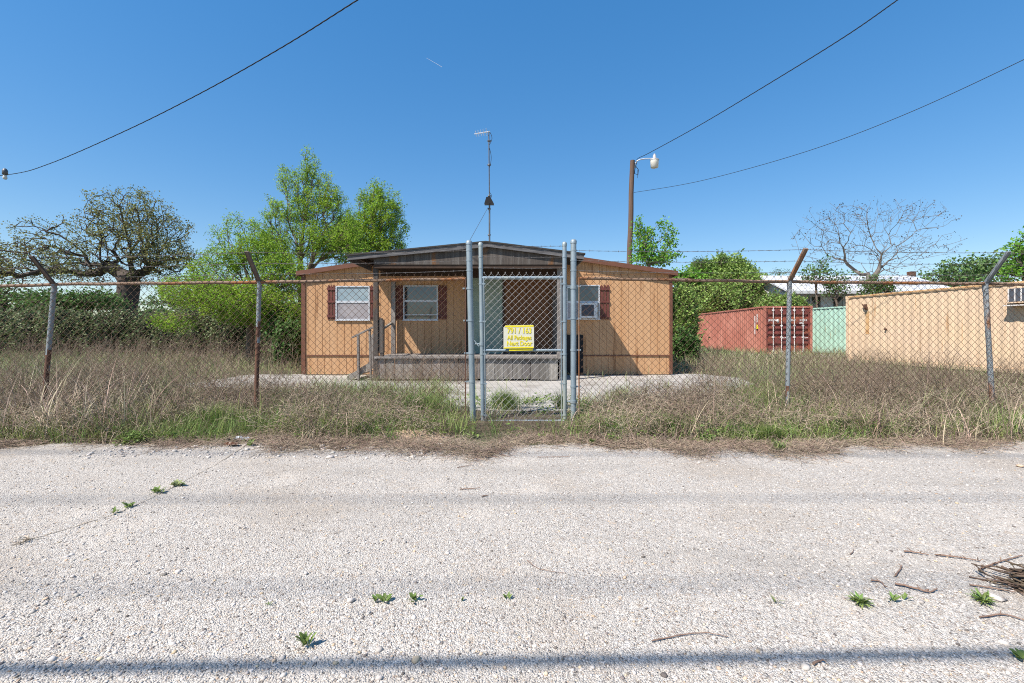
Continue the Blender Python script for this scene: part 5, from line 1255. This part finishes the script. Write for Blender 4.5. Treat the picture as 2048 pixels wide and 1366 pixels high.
def weed(px, py, r, label, nl=14, h=.5, cat='weed', m=None, narrow=.45, group='weeds growing out of the road'):
    c = gp(px, py); t = thing('weed', label, cat, c, group); parts = []
    r = r * (.74 if group.startswith('weeds') else .95); P0 = np.tile(np.array([[c.x, c.y, c.z]]), (nl, 1)) + R.normal(0, r * .18, (nl, 3)) * [1, 1, 0]
    az = U(0, 6.28, nl); L = r * U(.6, 1.25, nl); lean = U(.3, 1.2, nl) * (1.25 - h); K = 5; t_ = np.linspace(0, 1, K + 1)[None]
    ang = lean[:, None] + .8 * t_; st_ = (L / K)[:, None]; dh = np.cumsum(np.sin(ang) * st_, 1); dz = np.cumsum(np.cos(ang) * st_, 1)
    wgt = (L * narrow)[:, None] * np.sin(np.pi * np.clip(t_ * .86 + .12, 0, 1)) * .5 * (1 + .22 * np.cos(t_ * 15)); wgt[:, -1] *= .2
    X_ = P0[:, 0:1] + np.cos(az)[:, None] * dh; Y_ = P0[:, 1:2] + np.sin(az)[:, None] * dh; Z_ = P0[:, 2:3] + dz
    S_ = np.stack([-np.sin(az)[:, None] * wgt, np.cos(az)[:, None] * wgt, wgt * .35], 2); Pm = np.stack([X_, Y_, Z_], 2)
    A_l = Pm - S_ * [1, 1, -1]; B_l = Pm + S_
    V = np.stack([A_l, Pm, B_l], 2).reshape(-1, 3)
    f = []
    for k in range(K): f += [(3 * k, 3 * k + 1, 3 * k + 4, 3 * k + 3), (3 * k + 1, 3 * k + 2, 3 * k + 5, 3 * k + 4)]
    Fc = (np.array(f)[None] + (np.arange(nl) * 3 * (K + 1))[:, None, None]).reshape(-1, 4)
    fast('leaves', V, Fc, m or M['weed'], t); return t
weed(228, 1028, .045, 'small two leaved weed at the left end of the cracked line', 7, .8)
weed(258, 1016, .055, 'low spreading green weed on the left crack', 16, .4)
weed(318, 986, .06, 'green weed in the crack, second from its upper end', 16, .5)
weed(352, 974, .07, 'brownish green weed at the upper end of the crack', 20, .3, m=M['field_grass'])
weed(55, 1084, .07, 'dry tuft in the crack near the left edge', 20, .25, m=M['dry_grey'], narrow=.12)
weed(538, 1212, .022, 'tiny star shaped weed left of the broadleaf weeds', 10, .3, narrow=.2)
weed(612, 1296, .058, 'upright pale green weed near the bottom of the road', 14, 1.0, narrow=.3)
weed(752, 1206, .040, 'broadleaf weed with one upright leaf, leftmost of the row', 8, .9)
weed(770, 1206, .045, 'broadleaf weed with a wide bright leaf, second in the row', 8, .7, narrow=.6)
weed(828, 1204, .045, 'broadleaf weed with ragged brown stems, in the middle of the row', 11, .7, narrow=.5)
weed(923, 1204, .028, 'narrow green seedling in the row of weeds', 5, .9)
weed(1014, 1202, .032, 'small dark green seedling at the right of the row', 6, .9)
weed(1552, 1208, .035, 'small half dry weed alone right of the middle', 16, .6, narrow=.15, m=M['field_grass'])
weed(1722, 1210, .055, 'dense dark green mat of weed on the right', 90, .35, narrow=.14, m=M['grass'])
weed(1785, 1206, .05, 'bright green broadleaf weed right of the dark mat', 9, .8, narrow=.35)
weed(1808, 1202, .04, 'bright green broadleaf weed, the rightmost of the pair', 6, .6, narrow=.4)
weed(1966, 1206, .055, 'dense green mat of weed beside the stick pile', 90, .35, narrow=.14, m=M['grass'])
weed(2046, 1325, .05, 'green weed at the bottom right corner', 10, .5)
eg = 'leafy weeds along the road edge'
for i, (px, py, r, nl, lab) in enumerate(((268, 888, .17, 60, 'largest bright leafy weed clump at the road edge on the left'), (342, 884, .10, 26, 'small leafy weed right of the large clump'), (605, 880, .09, 24, 'pale leafy weed left of the middle fence bay'),
        (665, 876, .10, 30, 'bright leafy weed in front of the home left corner'), (1225, 886, .11, 34, 'leafy weed just right of the gate'), (1410, 888, .15, 50, 'wide bright leafy weed right of the gate'), (1448, 878, .12, 34, 'leafy weed beside the wide bright one'),
        (1580, 855, .15, 40, 'tall leafy weed at the foot of the right fence post'), (1560, 905, .12, 60, 'grassy tuft spilling onto the road at the right'), (500, 893, .06, 12, 'small weed on the cracked edge of the road'), (1185, 890, .07, 18, 'small weed at the road edge right of the gate'))):
    if i in (8, 9, 10): weed(px, py, r, lab, nl, .75, narrow=.45 if i != 8 else .06, group=eg, m=None if i != 8 else M['grass']); continue
    c = gp(px, py); t = thing('weed', lab, 'weed', c, eg); k = int(2600 * r); k2 = max(8, k // 14)
    tips_ = R.normal(0, 1, (k2, 3)); tips_ /= np.linalg.norm(tips_, axis=1, keepdims=True); tips_ *= U(.5, 1.1, (k2, 1)) * [r, r * .8, r * .75]; tips_[:, 2] = np.abs(tips_[:, 2]) + .015
    b0 = np.tile(np.array([[c.x, c.y, c.z]]), (k2, 1)); V, Fc = prisms(b0, b0 + tips_, .0018, .001, 3); fast('stem', V, Fc, M['weed'], t)['kind'] = 'stuff'
    Q = (b0 + tips_)[R.integers(0, k2, k)] + R.normal(0, r * .13, (k, 3)); Q = Q - (Q - b0[0]) * (R.random((k, 1)) ** 2) * .7; Q[:, 2] = np.maximum(Q[:, 2], .01)
    V, Fc = leaves(Q, U(.018, .045, k), .62, up=.9); fast('leaves', V, Fc, M['weed'], t)
# dirt heap and litter
b = MB(); c = gp(820, 872)
V, Fc = stones(np.array([[c.x, c.y, .0]]), np.array([.2])); 
nu = 18; vs = [(c.x, c.y, .075)]; 
for r_, z in ((.10, .062), (.2, .03), (.32, .002)):
    vs += [(c.x + r_ * (1.5 + rnd.uniform(-.2, .2)) * math.cos(k * 6.283 / nu), c.y + r_ * (.8 + rnd.uniform(-.1, .1)) * math.sin(k * 6.283 / nu), z + rnd.uniform(-.006, .006)) for k in range(nu)]
fs = [(0, 1 + k, 1 + (k + 1) % nu) for k in range(nu)] + [(1 + r_ * nu + k, 1 + (r_ + 1) * nu + k, 1 + (r_ + 1) * nu + (k + 1) % nu, 1 + r_ * nu + (k + 1) % nu) for r_ in range(2) for k in range(nu)]
b.add(vs, fs, True); tag(b.build('dirt_heap', M['sand'], None, off=Vector((c.x, c.y, 0))), 'small heap of sandy orange dirt by the road edge left of the gate', 'dirt heap')
def litter(px, py, w_, col, label, name='plastic_scrap'):
    c = gp(px, py, .02); mb_ = MB(); n = 7
    vs = [(c.x + (i / n - .5) * w_, c.y + (j / 3 - .5) * w_ * .5 + rnd.uniform(-.01, .01), c.z + .015 * rnd.random() + .02 * (j == 1)) for j in range(4) for i in range(n + 1)]
    mb_.add(vs, [(j * (n + 1) + i, j * (n + 1) + i + 1, (j + 1) * (n + 1) + i + 1, (j + 1) * (n + 1) + i) for j in range(3) for i in range(n)])
    tag(mb_.build(name, mat(name, col, tuple(v * .8 for v in col), 20, .35), None, off=c), label, 'litter')
litter(486, 882, .16, (.50, .56, .64), 'crumpled pale blue plastic scrap in the dead grass at the road edge')
litter(465, 893, .14, (.14, .06, .03), 'brown leaf litter scrap beside the pale plastic', 'bark_scrap')
litter(1530, 828, .10, (.16, .20, .30), 'small bluish plastic scrap in the weeds right of the gate')
litter(1975, 872, .16, (.45, .33, .23), 'dry curled brown leaf at the road edge near the right post', 'dry_leaf')
litter(1935, 862, .12, (.55, .50, .44), 'pale torn scrap in the weeds left of the right post', 'paper_scrap')
# the crack across the road
pts_ = [gp(px, py) for px, py in ((500, 885), (440, 925), (352, 972), (258, 1018), (190, 1042), (100, 1070), (20, 1092))]
mb_ = MB(); c_ = spline(pts_, 14); wv = []
for i, p in enumerate(c_):
    d = (c_[min(i + 1, len(c_) - 1)] - c_[max(i - 1, 0)]).normalized(); sd = Vector((-d.y, d.x, 0)); ww = .0015 + .004 * rnd.random() + (.02 * max(0, 1 - i / 14))
    j = rnd.uniform(-.008, .008); wv += [p + sd * (ww + j) + Vector((0, 0, .004)), p - sd * (ww - j) + Vector((0, 0, .004))]
mb_.add(wv, [(2 * i, 2 * i + 1, 2 * i + 3, 2 * i + 2) for i in range(len(c_) - 1)]); tag(mb_.build('road_crack', mat('crack', (0.42, 0.36, 0.29), (0.28, 0.24, 0.19), 6, .95)), kind='structure')
